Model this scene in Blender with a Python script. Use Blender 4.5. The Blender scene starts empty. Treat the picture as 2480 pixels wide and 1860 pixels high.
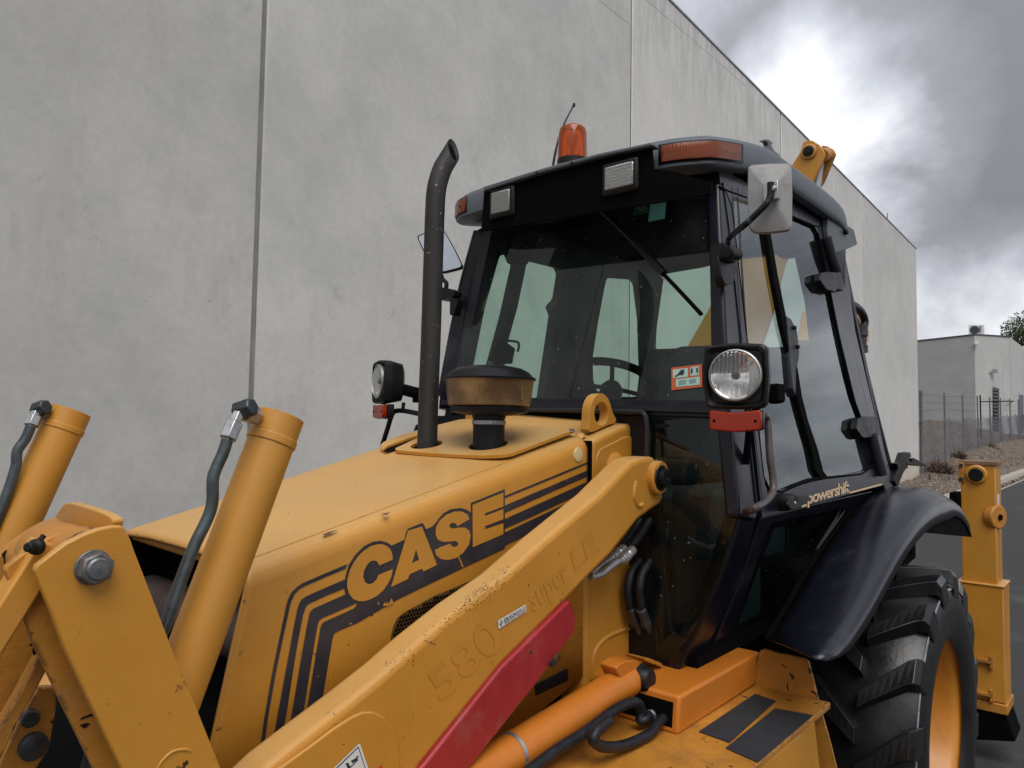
import bpy, bmesh, math, random
from mathutils import Vector, Matrix, noise
from mathutils.geometry import tessellate_polygon
random.seed(7)
C = bpy.context.scene.collection
scene = bpy.context.scene
# ------------------------------------------------------------------ camera
CAMZ = 1.98
F, CX, CY = 1790.0, 1240.0, 930.0            # calibrated from the wall joints and vanishing points
RX = Vector((0.65131226, -0.05172591, -0.75704476))   # world X (rearwards along the machine) in camera axes
RY = Vector((-0.75865404, -0.02417429, -0.65104504))  # world Y (towards the wall)
RZ = Vector((0.01537488, 0.99836869, -0.05498708))    # up
ROT = Matrix((RX, RY, RZ))
cam_d = bpy.data.cameras.new('camera'); cam = bpy.data.objects.new('camera', cam_d); C.objects.link(cam)
cam_d.sensor_width = 36; cam_d.sensor_fit = 'HORIZONTAL'; cam_d.lens = F/2480*36
cam_d.clip_start = 0.02; cam_d.clip_end = 3000
cam.matrix_world = Matrix.Translation((0, 0, CAMZ)) @ ROT.to_4x4()
scene.camera = cam
# ------------------------------------------------------------------ world
SUN_EL, SUN_AZ = math.radians(56), math.radians(232)   # azimuth measured from +X towards +Y
w = bpy.data.worlds.new('World'); scene.world = w; w.use_nodes = True
nt = w.node_tree; nt.nodes.clear()
def N(nt, t, **k):
    n = nt.nodes.new(t)
    for a, b in k.items():
        if a == 'inp':
            for i, v in b.items(): n.inputs[i].default_value = v
        else: setattr(n, a, b)
    return n
def L(nt, a, b): nt.links.new(a, b)
def ramp(nt, src, stops, interp='LINEAR'):
    r = nt.nodes.new('ShaderNodeValToRGB'); r.color_ramp.interpolation = interp
    e = r.color_ramp.elements
    while len(e) < len(stops): e.new(0.5)
    for i, (p, c) in enumerate(stops):
        e[i].position = p; e[i].color = (c if len(c) == 4 else (*c, 1)) if hasattr(c, '__len__') else (c, c, c, 1)
    nt.links.new(src, r.inputs[0]); return r.outputs[0]
def mixc(nt, fac, a, b, mode='MIX'):
    m = nt.nodes.new('ShaderNodeMix'); m.data_type = 'RGBA'; m.blend_type = mode
    for s, v in ((m.inputs[0], fac), (m.inputs[6], a), (m.inputs[7], b)):
        if hasattr(v, 'is_linked'): nt.links.new(v, s)
        elif hasattr(v, '__len__'): s.default_value = v if len(v) == 4 else (*v, 1)
        else: s.default_value = v
    return m.outputs[2]
def ray_n(px, py): return (ROT @ Vector((px-CX, CY-py, -F))).normalized()
sky = N(nt, 'ShaderNodeTexSky', sky_type='NISHITA'); sky.sun_disc = False
sky.sun_elevation = SUN_EL; sky.sun_rotation = math.pi/2 - SUN_AZ; sky.dust_density = 1.5
tc = N(nt, 'ShaderNodeTexCoord')
sep = N(nt, 'ShaderNodeSeparateXYZ'); L(nt, tc.outputs['Generated'], sep.inputs[0])
zc = N(nt, 'ShaderNodeMath', operation='MAXIMUM', inp={1: 0.02}); L(nt, sep.outputs[2], zc.inputs[0])
za = N(nt, 'ShaderNodeMath', operation='ADD', inp={1: 0.42}); L(nt, zc.outputs[0], za.inputs[0])
dv = N(nt, 'ShaderNodeVectorMath', operation='DIVIDE'); L(nt, tc.outputs['Generated'], dv.inputs[0])
cz = N(nt, 'ShaderNodeCombineXYZ'); [L(nt, za.outputs[0], cz.inputs[i]) for i in range(3)]; L(nt, cz.outputs[0], dv.inputs[1])
mp = N(nt, 'ShaderNodeMapping'); mp.inputs['Location'].default_value = (3.1, 1.75, 0.4); L(nt, dv.outputs[0], mp.inputs[0])
n1 = N(nt, 'ShaderNodeTexNoise', inp={'Scale': 1.35, 'Detail': 7, 'Roughness': 0.55, 'Distortion': 0.25}); L(nt, mp.outputs[0], n1.inputs['Vector'])
mp2 = N(nt, 'ShaderNodeMapping'); mp2.inputs['Location'].default_value = (7.3, 4.1, 2.2); L(nt, dv.outputs[0], mp2.inputs[0])
n2 = N(nt, 'ShaderNodeTexNoise', inp={'Scale': 1.5, 'Detail': 6, 'Roughness': 0.5}); L(nt, mp2.outputs[0], n2.inputs['Vector'])
gd = N(nt, 'ShaderNodeVectorMath', operation='DOT_PRODUCT'); L(nt, tc.outputs['Generated'], gd.inputs[0]); gd.inputs[1].default_value = tuple(ray_n(2060, 285))
gr = N(nt, 'ShaderNodeMapRange', inp={1: .986, 2: .9995, 3: 0.0, 4: .30}); L(nt, gd.outputs['Value'], gr.inputs[0])   # thin spot of the overcast
hr = N(nt, 'ShaderNodeMapRange', inp={1: .26, 2: .06, 3: 0.0, 4: .12}); L(nt, sep.outputs[2], hr.inputs[0])          # clouds pile up brighter to the horizon
gk = N(nt, 'ShaderNodeVectorMath', operation='DOT_PRODUCT'); L(nt, tc.outputs['Generated'], gk.inputs[0]); gk.inputs[1].default_value = tuple(ray_n(2560, -60))
gq = N(nt, 'ShaderNodeMapRange', inp={1: .955, 2: .99, 3: 0.0, 4: -.10}); L(nt, gk.outputs['Value'], gq.inputs[0])          # the heavy grey cloud
na = N(nt, 'ShaderNodeMath', operation='ADD'); L(nt, gq.outputs[0], na.inputs[0]); L(nt, n1.outputs[0], na.inputs[1])
ga = N(nt, 'ShaderNodeMath', operation='ADD'); L(nt, gr.outputs[0], ga.inputs[0]); L(nt, na.outputs[0], ga.inputs[1])
gb = N(nt, 'ShaderNodeMath', operation='ADD'); L(nt, ga.outputs[0], gb.inputs[0]); L(nt, hr.outputs[0], gb.inputs[1])
cloud = ramp(nt, gb.outputs[0], [(0.34, (2.0, 2.05, 2.3)), (0.47, (2.8, 2.88, 3.2)), (0.56, (4.8, 5.0, 5.5)), (0.66, (8.4, 8.5, 8.8))])
gap = ramp(nt, n2.outputs[0], [(0.60, 0.0), (0.70, 0.8)])
zen = N(nt, 'ShaderNodeMapRange', inp={1: 0.0, 2: 1.0, 3: 0.92, 4: 1.75}); L(nt, sep.outputs[2], zen.inputs[0])   # an overcast dome is brighter overhead
zv = N(nt, 'ShaderNodeVectorMath', operation='SCALE'); L(nt, cloud, zv.inputs[0]); L(nt, zen.outputs[0], zv.inputs['Scale'])
skyc = mixc(nt, gap, zv.outputs[0], sky.outputs[0])
bg = N(nt, 'ShaderNodeBackground'); bg.inputs[1].default_value = 0.075
L(nt, skyc, bg.inputs[0]); wo = N(nt, 'ShaderNodeOutputWorld'); L(nt, bg.outputs[0], wo.inputs[0])
sd = bpy.data.lights.new('sun', 'SUN'); so = bpy.data.objects.new('sun', sd); C.objects.link(so)
sd.energy = 1.5; sd.angle = math.radians(40); sd.color = (1, 0.96, 0.9)
sdir = Vector((math.cos(SUN_EL)*math.cos(SUN_AZ), math.cos(SUN_EL)*math.sin(SUN_AZ), math.sin(SUN_EL)))
so.rotation_euler = sdir.to_track_quat('Z', 'Y').to_euler()
scene.view_settings.view_transform = 'Standard'; scene.view_settings.look = 'None'
scene.view_settings.gamma = 1; scene.view_settings.use_curve_mapping = False
scene.view_settings.exposure = 0.62
# ------------------------------------------------------------------ helpers
def ray(px, py):
    return ROT @ Vector((px-CX, CY-py, -F))
def at(px, py, X=None, Y=None, Z=None, P=None, D=None):
    """point of the world on a stated real plane, measured from the survey photograph"""
    d = ray(px, py); o = Vector((0, 0, CAMZ))
    if X is not None: t = X/d.x
    elif Y is not None: t = Y/d.y
    elif Z is not None: t = (Z-CAMZ)/d.z
    elif D is not None: t = D/F
    else: t = (P[0]-o).dot(P[1])/d.dot(P[1])
    return o + d*t
def pl(pts, **k): return [at(x, y, **k) for x, y in pts]
def px2m(p, n):   # n photo pixels at point p in metres
    return -(ROT.transposed() @ (p-Vector((0, 0, CAMZ)))).z/F*n
def q(x, y, ox, oy, s): return (ox+x/s, oy+y/s)
def qs(pts, ox, oy, s): return [q(x, y, ox, oy, s) for x, y in pts]
def z3(pts): return qs(pts, 600, 1000, 2.765)
def z4(pts): return qs(pts, 600, 1260, 2.765)
def z5(pts): return qs(pts, 1100, 240, 2.765)
def z6(pts): return qs(pts, 1000, 700, 2.765)
def z7(pts): return qs(pts, 1680, 300, 2.765)
def z8(pts): return qs(pts, 1680, 800, 2.765)
def b1(pts): return qs(pts, 1680, 1260, 2.765)
def b2(pts): return qs(pts, 1200, 1260, 2.765)
def a1(pts): return qs(pts, 0, 900, 2.765)
def a2(pts): return qs(pts, 0, 1260, 2.765)

def obj(name, bm, mats, parent=None, smooth=35, bevel=0, segs=2, kind=None, solid=0, label=None):
    me = bpy.data.meshes.new(name)
    bmesh.ops.recalc_face_normals(bm, faces=bm.faces) if not getattr(bm, 'norecalc', False) else None
    bm.to_mesh(me); bm.free()
    for m in (mats if isinstance(mats, (list, tuple)) else [mats]): me.materials.append(m)
    if smooth:
        me.polygons.foreach_set('use_smooth', [True]*len(me.polygons))
        me.set_sharp_from_angle(angle=math.radians(smooth))
    o = bpy.data.objects.new(name, me); C.objects.link(o)
    if parent:
        o.parent = parent
        if parent.type == 'EMPTY' or parent.location.length > 0:
            o.matrix_parent_inverse = Matrix.Translation(-parent.location)
    if solid:
        md = o.modifiers.new('solid', 'SOLIDIFY'); md.thickness = solid; md.offset = -1
        if len(me.materials) > 1: md.material_offset = 1
    if bevel:
        md = o.modifiers.new('bevel', 'BEVEL'); md.width = bevel; md.segments = segs
        md.limit_method = 'ANGLE'; md.angle_limit = math.radians(38); md.harden_normals = False
        md.use_clamp_overlap = True
    if kind: o['kind'] = kind
    if label: o['label'] = label
    return o
def thing(name, label, cat, loc=(0, 0, 0), group=None):
    o = bpy.data.objects.new(name, None); C.objects.link(o); o.location = loc; o.empty_display_size = .2
    o['label'] = label; o['category'] = cat
    if group: o['group'] = group
    return o
def tag(o, label, cat, group=None):
    o['label'] = label; o['category'] = cat
    if group: o['group'] = group
    return o
def struct(name, bm, m, **k): return obj(name, bm, m, kind='structure', **k)

def fillet(pts, r, seg=4, closed=True):
    out = []; n = len(pts)
    for i, p in enumerate(pts):
        if not closed and i in (0, n-1): out.append(p); continue
        a, b = pts[i-1], pts[(i+1) % n]
        u = (a-p); v = (b-p); rr = min(r, u.length*.45, v.length*.45)
        A = p+u.normalized()*rr; B = p+v.normalized()*rr
        for k in range(seg+1):
            t = k/seg; out.append(A*(1-t)**2 + p*2*t*(1-t) + B*t*t)
    return out
def prism(bm, pts, vec, holes=()):
    vec = Vector(vec)
    if not holes:
        a = [bm.verts.new(p) for p in pts]; b = [bm.verts.new(p+vec) for p in pts]
        bm.faces.new(a); bm.faces.new(b[::-1]); n = len(a)
        for i in range(n): bm.faces.new((a[i], b[i], b[(i+1) % n], a[(i+1) % n]))
        return bm
    loops = [pts]+list(holes); flat = [p for l in loops for p in l]
    tris = tessellate_polygon(loops)
    a = [bm.verts.new(p) for p in flat]; b = [bm.verts.new(p+vec) for p in flat]
    for t in tris:
        try:
            bm.faces.new([a[i] for i in t]); bm.faces.new([b[i] for i in t][::-1])
        except ValueError: pass
    o = 0
    for l in loops:
        n = len(l)
        for i in range(n): 
            j = o+(i+1) % n; i2 = o+i
            bm.faces.new((a[i2], b[i2], b[j], a[j]))
        o += n
    return bm
def flat(bm, pts, holes=()):
    if holes:
        loops = [pts]+list(holes); fl = [p for l in loops for p in l]
        v = [bm.verts.new(p) for p in fl]
        for t in tessellate_polygon(loops):
            try: bm.faces.new([v[i] for i in t])
            except ValueError: pass
    else:
        v = [bm.verts.new(p) for p in pts]
        for t in tessellate_polygon([pts]):
            try: bm.faces.new([v[i] for i in t])
            except ValueError: pass
    return bm
def B(): return bmesh.new()
def box(bm, x0, x1, y0, y1, z0, z1, M=None):
    v = [Vector((x, y, z)) for x in (x0, x1) for y in (y0, y1) for z in (z0, z1)]
    if M is not None: v = [M @ p for p in v]
    v = [bm.verts.new(p) for p in v]
    for f in ((0, 1, 3, 2), (4, 6, 7, 5), (0, 4, 5, 1), (2, 3, 7, 6), (0, 2, 6, 4), (1, 5, 7, 3)):
        bm.faces.new([v[i] for i in f])
    return bm
def frame_of(d):
    d = d.normalized(); u = d.cross(Vector((0, 0, 1)) if abs(d.z) < .9 else Vector((0, 1, 0))).normalized()
    return u, d.cross(u).normalized()
def lathe(bm, o, d, prof, n=32, cap0=True, cap1=True, u=None):
    d = d.normalized()
    if u is None: u, v = frame_of(d)
    else: u = (u-d*u.dot(d)).normalized(); v = d.cross(u)
    rings = []
    for s, r in prof:
        rings.append([bm.verts.new(o+d*s+(u*math.cos(2*math.pi*k/n)+v*math.sin(2*math.pi*k/n))*r) for k in range(n)])
    for a, b in zip(rings, rings[1:]):
        for k in range(n): bm.faces.new((a[k], a[(k+1) % n], b[(k+1) % n], b[k]))
    if cap0: bm.faces.new(rings[0][::-1])
    if cap1: bm.faces.new(rings[-1])
    return bm
def cyl(bm, p0, p1, r, n=24, r1=None):
    return lathe(bm, p0, p1-p0, [(0, r), ((p1-p0).length, r if r1 is None else r1)], n)
def crom(pts, sub=6, closed=False):
    out = []; n = len(pts)
    for i in range(n if closed else n-1):
        p0 = pts[i-1] if (i or closed) else pts[0]; p1 = pts[i]; p2 = pts[(i+1) % n]
        p3 = pts[(i+2) % n] if (closed or i+2 < n) else pts[-1]
        for k in range(sub):
            t = k/sub
            out.append(.5*((2*p1)+(p2-p0)*t+(2*p0-5*p1+4*p2-p3)*t*t+(3*p1-p0-3*p2+p3)*t**3))
    if not closed: out.append(pts[-1])
    return out
def tube(bm, pts, r, n=12, smooth=True, sub=6, closed=False):
    if smooth: pts = crom(pts, sub, closed)
    rings = []; prev = None; m = len(pts)
    for i, p in enumerate(pts):
        if closed: d = (pts[(i+1) % m]-pts[i-1]).normalized()
        else: d = (pts[min(i+1, m-1)]-pts[max(i-1, 0)]).normalized()
        if prev is None: u, v = frame_of(d)
        else: u = (prev-d*prev.dot(d)).normalized(); v = d.cross(u)
        prev = u; rr = r[min(i*len(r)//m, len(r)-1)] if isinstance(r, (list, tuple)) else r
        rings.append([bm.verts.new(p+(u*math.cos(2*math.pi*k/n)+v*math.sin(2*math.pi*k/n))*rr) for k in range(n)])
    for a, b in (list(zip(rings, rings[1:]))+([(rings[-1], rings[0])] if closed else [])):
        for k in range(n): bm.faces.new((a[k], a[(k+1) % n], b[(k+1) % n], b[k]))
    if not closed: bm.faces.new(rings[0][::-1]); bm.faces.new(rings[-1])
    return bm
def loft(bm, rings, closed=False, cap=False):
    R = [[bm.verts.new(p) for p in r] for r in rings]
    for a, b in zip(R, R[1:]):
        m = len(a)
        for k in range(m if closed else m-1): bm.faces.new((a[k], a[(k+1) % m], b[(k+1) % m], b[k]))
    if cap: bm.faces.new(R[0][::-1]); bm.faces.new(R[-1])
    return bm
def resample(pts, n):
    L_ = [0]
    for a, b in zip(pts, pts[1:]): L_.append(L_[-1]+(b-a).length)
    out = []; j = 0
    for i in range(n):
        s = L_[-1]*i/(n-1)
        while j < len(pts)-2 and L_[j+1] < s: j += 1
        t = (s-L_[j])/max(1e-9, L_[j+1]-L_[j]); out.append(pts[j].lerp(pts[j+1], min(1, max(0, t))))
    return out
def text_on(name, s, quad, mat, parent, off=None, bold=0.0, space=1.0, lift=.0015, shear=0):
    cu = bpy.data.curves.new(name, 'FONT'); cu.body = s; cu.offset = bold; cu.space_character = space; cu.shear = shear
    cu.resolution_u = 4
    tmp = bpy.data.objects.new('t', cu); C.objects.link(tmp)
    me = bpy.data.meshes.new_from_object(tmp); bpy.data.objects.remove(tmp); bpy.data.curves.remove(cu)
    xs = [v.co.x for v in me.vertices]; ys = [v.co.y for v in me.vertices]
    x0, x1, y0, y1 = min(xs), max(xs), min(ys), max(ys)
    bl, br, tr, tl = quad; nrm = (br-bl).cross(tl-bl).normalized()
    if nrm.dot(Vector((0, 0, CAMZ))-bl) < 0: nrm = -nrm
    for v in me.vertices:
        a = (v.co.x-x0)/(x1-x0); b = (v.co.y-y0)/(y1-y0)
        v.co = (bl*(1-a)+br*a)*(1-b)+(tl*(1-a)+tr*a)*b + nrm*lift
    me.materials.append(mat); me.name = name
    o = bpy.data.objects.new(name, me); C.objects.link(o)
    if parent:
        o.parent = parent; o.matrix_parent_inverse = Matrix.Translation(-parent.location)
    return o
# ------------------------------------------------------------------ materials
def base_mat(name):
    m = bpy.data.materials.new(name); m.use_nodes = True; nt = m.node_tree
    return m, nt, nt.nodes['Principled BSDF']
def mat(name, col, rough=.5, dust_sheen=None, edge=None, metal=0, var=.12, scale=6, bump=0, bscale=60, spec=.5, coat=0, dirt=None, dscale=3, dlo=.55, dhi=.7, chips=None, cscale=30, cth=.72, alpha=None, stretch=None, rvar=.12):
    m, nt, b = base_mat(name)
    tc = N(nt, 'ShaderNodeTexCoord'); src = tc.outputs['Object']
    if stretch:
        mp = N(nt, 'ShaderNodeMapping'); mp.inputs['Scale'].default_value = stretch; L(nt, src, mp.inputs[0]); ssrc = mp.outputs[0]
    else: ssrc = src
    def noi(sc, det=5, ro=.6, s=None):
        n = N(nt, 'ShaderNodeTexNoise', inp={'Scale': sc, 'Detail': det, 'Roughness': ro}); L(nt, s or src, n.inputs['Vector']); return n.outputs[0]
    lo = tuple(c*(1-var) for c in col); hi = tuple(min(1, c*(1+var)) for c in col)
    n0 = noi(scale, 6, .65, ssrc)
    c = ramp(nt, n0, [(.3, lo), (.7, hi)])
    if dirt: c = mixc(nt, ramp(nt, noi(dscale, 8, .7, ssrc), [(dlo, 0.), (dhi, 1.)]), c, dirt)
    if chips:
        big = ramp(nt, noi(cscale*.12, 3, .5), [(.45, .0), (.6, 1.)])
        ch = ramp(nt, noi(cscale, 4, .55), [(cth, 0.), (cth+.015, 1.)])
        mm = N(nt, 'ShaderNodeMath', operation='MULTIPLY'); L(nt, big, mm.inputs[0]); L(nt, ch, mm.inputs[1])
        c = mixc(nt, mm.outputs[0], c, chips)
    if edge:      # paint worn off along sharp edges
        bv = N(nt, 'ShaderNodeBevel', inp={0: .007}); bv.samples = 3; g2 = N(nt, 'ShaderNodeNewGeometry')
        dp = N(nt, 'ShaderNodeVectorMath', operation='DOT_PRODUCT'); L(nt, bv.outputs[0], dp.inputs[0]); L(nt, g2.outputs['True Normal'], dp.inputs[1])
        er = ramp(nt, dp.outputs['Value'], [(.93, 1.), (.992, 0.)]); en = ramp(nt, noi(17, 6, .7), [(edge, 0.), (edge+.03, 1.)])
        em = N(nt, 'ShaderNodeMath', operation='MULTIPLY'); L(nt, er, em.inputs[0]); L(nt, en, em.inputs[1])
        c = mixc(nt, em.outputs[0], c, (.045, .022, .014))
    if dust_sheen:      # settled dust plus sky sheen, both painted paler on faces looking up
        ge = N(nt, 'ShaderNodeNewGeometry'); sp = N(nt, 'ShaderNodeSeparateXYZ'); L(nt, ge.outputs['True Normal'], sp.inputs[0])
        up = N(nt, 'ShaderNodeMapRange', inp={1: .55, 2: .98, 3: 0.0, 4: .55}); L(nt, sp.outputs[2], up.inputs[0])
        dn = ramp(nt, noi(3.5, 7, .7), [(.3, .55), (.7, 1.)]); ml = N(nt, 'ShaderNodeMath', operation='MULTIPLY'); L(nt, up.outputs[0], ml.inputs[0]); L(nt, dn, ml.inputs[1])
        c = mixc(nt, ml.outputs[0], c, dust_sheen)
    L(nt, c, b.inputs['Base Color'])
    r = ramp(nt, n0, [(.3, max(0, rough-rvar)), (.75, min(1, rough+rvar))]); L(nt, r, b.inputs['Roughness'])
    b.inputs['Metallic'].default_value = metal
    b.inputs['Specular IOR Level'].default_value = spec
    if coat: b.inputs['Coat Weight'].default_value = coat; b.inputs['Coat Roughness'].default_value = .15
    if bump:
        bn = N(nt, 'ShaderNodeBump', inp={'Strength': bump, 'Distance': .01}); L(nt, noi(bscale, 4, .6), bn.inputs['Height']); L(nt, bn.outputs[0], b.inputs['Normal'])
    return m
YEL = (.500, .222, .026)
M = {}
M['yellow'] = mat('yellow_paint', YEL, .42, var=.10, scale=2.5, bump=.05, bscale=120, chips=(.035, .02, .012), cscale=45, cth=.69, dirt=(.43, .215, .045), dscale=1.6, dlo=.5, dhi=.8, dust_sheen=(.57, .405, .19), edge=.62)
M['yellow_worn'] = mat('worn_yellow_paint', (.42, .175, .022), .5, edge=.52, var=.2, scale=5, bump=.15, bscale=60, chips=(.018, .012, .01), cscale=26, cth=.67, dirt=(.30, .15, .05), dscale=4, dlo=.5, dhi=.75)
M['yellow_rust'] = mat('rusted_yellow_paint', (.44, .185, .022), .55, edge=.47, var=.18, scale=6, bump=.2, bscale=60, chips=(.02, .011, .008), cscale=24, cth=.635, dirt=(.25, .11, .03), dscale=5, dlo=.5, dhi=.7)
M['orange'] = mat('orange_paint', (.50, .155, .016), .38, var=.08, scale=4, bump=.04, bscale=90, chips=(.03, .015, .01), cscale=40, cth=.72)
M['red'] = mat('red_paint', (.30, .018, .022), .38, var=.15, scale=6, bump=.06, chips=(.05, .02, .02), cscale=50, cth=.72, dirt=(.28, .06, .05), dscale=5)
M['navy'] = mat('navy_gloss_paint', (.0065, .0072, .0135), .30, var=.12, scale=5, spec=.38, rvar=.05, dirt=(.022, .023, .032), dscale=5)
M['charcoal'] = mat('charcoal_plastic', (.018, .019, .024), .5, spec=.35, var=.12, scale=8, bump=.1, bscale=300)
M['black'] = mat('black_plastic', (.005, .005, .006), .45, spec=.3, var=.2, scale=8, bump=.08, bscale=200)
M['matt_black'] = mat('matt_black', (.0022, .0022, .0025), .9, spec=.06, var=.2)
M['rubber'] = mat('tyre_rubber', (.0085, .0085, .0095), .36, var=.3, scale=7, bump=.12, bscale=60, dirt=(.018, .017, .016), dscale=9, dlo=.55, dhi=.8)
M['hose'] = mat('hose_rubber', (.009, .010, .014), .45, spec=.35, var=.2, scale=12, bump=.25, bscale=150, dirt=(.022, .026, .036), dscale=14)
M['roofgrey'] = mat('grey_roof_plastic', (.085, .098, .112), .5, var=.07, scale=3, bump=.05, bscale=200)
M['steel'] = mat('zinc_steel', (.42, .42, .42), .42, metal=.8, var=.2, scale=20, bump=.05)
M['nut'] = mat('weathered_nut_steel', (.15, .15, .155), .4, metal=.6, var=.3, scale=25, bump=.08)
M['grease'] = mat('black_grease', (.006, .005, .005), .45, var=.4, scale=30, bump=.2)
M['darksteel'] = mat('dark_steel', (.06, .065, .07), .4, metal=.6, var=.25, scale=15, bump=.05)
M['pipe'] = mat('hydraulic_pipe', (.075, .088, .092), .38, metal=.5, var=.35, scale=18, bump=.05, dirt=(.05, .06, .06), dscale=10)
M['exhaust'] = mat('rusty_exhaust', (.030, .027, .026), .6, spec=.3, metal=.1, var=.3, scale=9, bump=.2, chips=(.30, .27, .25), cscale=60, cth=.66, stretch=(3, 3, .7))
M['mirrorback'] = mat('mirror_back_plastic', (.30, .30, .295), .5, var=.12, scale=6, bump=.1, dirt=(.18, .17, .16), dscale=5)
M['decal'] = mat('dark_decal', (.030, .030, .038), .38, var=.25, scale=12, dirt=(.075, .045, .03), dscale=9, dlo=.56, dhi=.75, chips=(.42, .21, .05), cscale=90, cth=.735)
M['white'] = mat('white_sticker', (.62, .62, .60), .4, var=.05)
M['grip'] = mat('anti_slip_pad', (.018, .020, .027), .85, var=.35, scale=30, bump=.6, bscale=500, chips=(.4, .4, .4), cscale=40, cth=.80)
M['cream'] = mat('cream_cap', (.62, .48, .24), .5, var=.05)
M['ghost'] = mat('faded_letters', (.482, .210, .024), .45, var=.06)
M['lettertan'] = mat('tan_lettering', (.55, .38, .22), .5, var=.2, scale=40)
M['seat'] = mat('seat_vinyl', (.035, .042, .05), .6, var=.2, bump=.1)
M['sealant_dark'] = mat('dark_joint_sealant', (.07, .068, .066), .8, var=.3, scale=4, bump=.3)
M['sealant'] = mat('joint_sealant', (.23, .225, .21), .8, var=.25, scale=4, bump=.3, stretch=(6, 6, .6))
M['flash'] = mat('metal_flashing', (.45, .47, .50), .4, metal=.3, var=.06)
M['rim'] = mat('rim_paint', (.50, .20, .022), .4, var=.12, scale=4, dirt=(.33, .14, .03), dscale=4)
M['buff'] = mat('buffed_line', (.20, .22, .24), .6, var=.4, scale=30)
M['galv'] = mat('galvanised_post', (.13, .135, .16), .6, metal=.2, var=.2)
M['print'] = mat('dark_print', (.02, .02, .03), .5)
M['redprint'] = mat('red_print', (.5, .03, .03), .5)
M['greenprint'] = mat('green_print', (.02, .15, .05), .5)
def concrete(name, col, str_=1.0, stain=.35):
    m, nt, b = base_mat(name); tc = N(nt, 'ShaderNodeTexCoord'); src = tc.outputs['Object']
    def noi(sc, det, ro, st=None, loc=(0, 0, 0)):
        mp = N(nt, 'ShaderNodeMapping'); mp.inputs['Scale'].default_value = st or (1, 1, 1); mp.inputs['Location'].default_value = loc
        L(nt, src, mp.inputs[0]); n = N(nt, 'ShaderNodeTexNoise', inp={'Scale': sc, 'Detail': det, 'Roughness': ro}); L(nt, mp.outputs[0], n.inputs['Vector']); return n.outputs[0]
    k = lambda f: tuple(c*f for c in col)
    c = ramp(nt, noi(.55, 8, .66), [(.34, k(.90)), (.5, k(1.0)), (.66, k(1.06))])
    c = mixc(nt, ramp(nt, noi(1.1, 9, .72, None, (9, 2, 4)), [(.46, 0.), (.66, .42*str_)]), c, (col[0]*.66, col[1]*.69, col[2]*.74))
    c = mixc(nt, ramp(nt, noi(1.6, 8, .7, (1.6, 1, .35), (3, 3, 1)), [(.55, 0.), (.72, .5*str_)]), c, (col[0]*.74, col[1]*.73, col[2]*.68))
    c = mixc(nt, ramp(nt, noi(14, 6, .7), [(.35, .16), (.6, 0.)]), c, k(.55))
    c = mixc(nt, ramp(nt, noi(2.2, 9, .75, (1, 1, .6), (1, 7, 2)), [(.62, 0.), (.665, .42*str_), (.70, .0)]), c, k(.6))
    c = mixc(nt, ramp(nt, noi(36, 3, .5, None, (5, 5, 5)), [(.735, 0.), (.75, .8)]), c, k(.25))
    # grey weather stain running down from the coping, fading within a couple of metres
    sp = N(nt, 'ShaderNodeSeparateXYZ'); L(nt, src, sp.inputs[0])
    zt = N(nt, 'ShaderNodeMath', operation='MULTIPLY_ADD', inp={1: .0503, 2: -9.52}); L(nt, sp.outputs[0], zt.inputs[0])
    zz = N(nt, 'ShaderNodeMath', operation='ADD'); L(nt, zt.outputs[0], zz.inputs[0]); L(nt, sp.outputs[2], zz.inputs[1])
    g = ramp(nt, zz.outputs[0], [(0.0, 0.0), (1.0, 1.0)])
    mr = N(nt, 'ShaderNodeMapRange', inp={1: -2.4, 2: 0.0, 3: 0.0, 4: 1.0}); L(nt, zz.outputs[0], mr.inputs[0])
    st = noi(3.2, 8, .72, (1.5, 1, .28), (2, 2, 5))
    mu = N(nt, 'ShaderNodeMath', operation='MULTIPLY'); L(nt, mr.outputs[0], mu.inputs[0]); L(nt, ramp(nt, st, [(.43, 0.), (.62, stain)]), mu.inputs[1])
    c = mixc(nt, mu.outputs[0], c, (col[0]*.60, col[1]*.62, col[2]*.63))
    # ochre splash stain at the foot of the wall
    mr2 = N(nt, 'ShaderNodeMapRange', inp={1: 1.35, 2: .3, 3: 0.0, 4: .75}); L(nt, sp.outputs[2], mr2.inputs[0])
    mrx = N(nt, 'ShaderNodeMapRange', inp={1: 22.0, 2: 27.5, 3: 0.0, 4: 1.0}); L(nt, sp.outputs[0], mrx.inputs[0])
    mx = N(nt, 'ShaderNodeMath', operation='MULTIPLY'); L(nt, mr2.outputs[0], mx.inputs[0]); L(nt, mrx.outputs[0], mx.inputs[1])
    c = mixc(nt, mx.outputs[0], c, (.46, .36, .20))
    L(nt, c, b.inputs['Base Color']); b.inputs['Roughness'].default_value = .88; b.inputs['Specular IOR Level'].default_value = .25
    bn = N(nt, 'ShaderNodeBump', inp={'Strength': .25, 'Distance': .006}); L(nt, noi(18, 8, .75), bn.inputs['Height']); L(nt, bn.outputs[0], b.inputs['Normal'])
    return m
M['concrete'] = concrete('tilt_up_concrete', (.50, .495, .475))
PANELS = [M['concrete'], M['concrete'], concrete('panel_concrete_b', (.56, .555, .53)), concrete('panel_concrete_c', (.65, .64, .615), .6, .8), concrete('panel_concrete_d', (.64, .63, .605), .5), concrete('panel_concrete_e', (.58, .575, .555), .6)]  # paler panels further right: the wall's brightening is painted into their colour
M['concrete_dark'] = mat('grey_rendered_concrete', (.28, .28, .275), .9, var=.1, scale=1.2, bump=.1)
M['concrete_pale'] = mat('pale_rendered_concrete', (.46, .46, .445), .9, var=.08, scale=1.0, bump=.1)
M['asphalt'] = mat('asphalt', (.027, .027, .0285), .9, var=.22, scale=40, bump=.5, bscale=90, dirt=(.055, .055, .055), dscale=1.2, chips=(.11, .14, .13), cscale=120, cth=.68)
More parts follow.
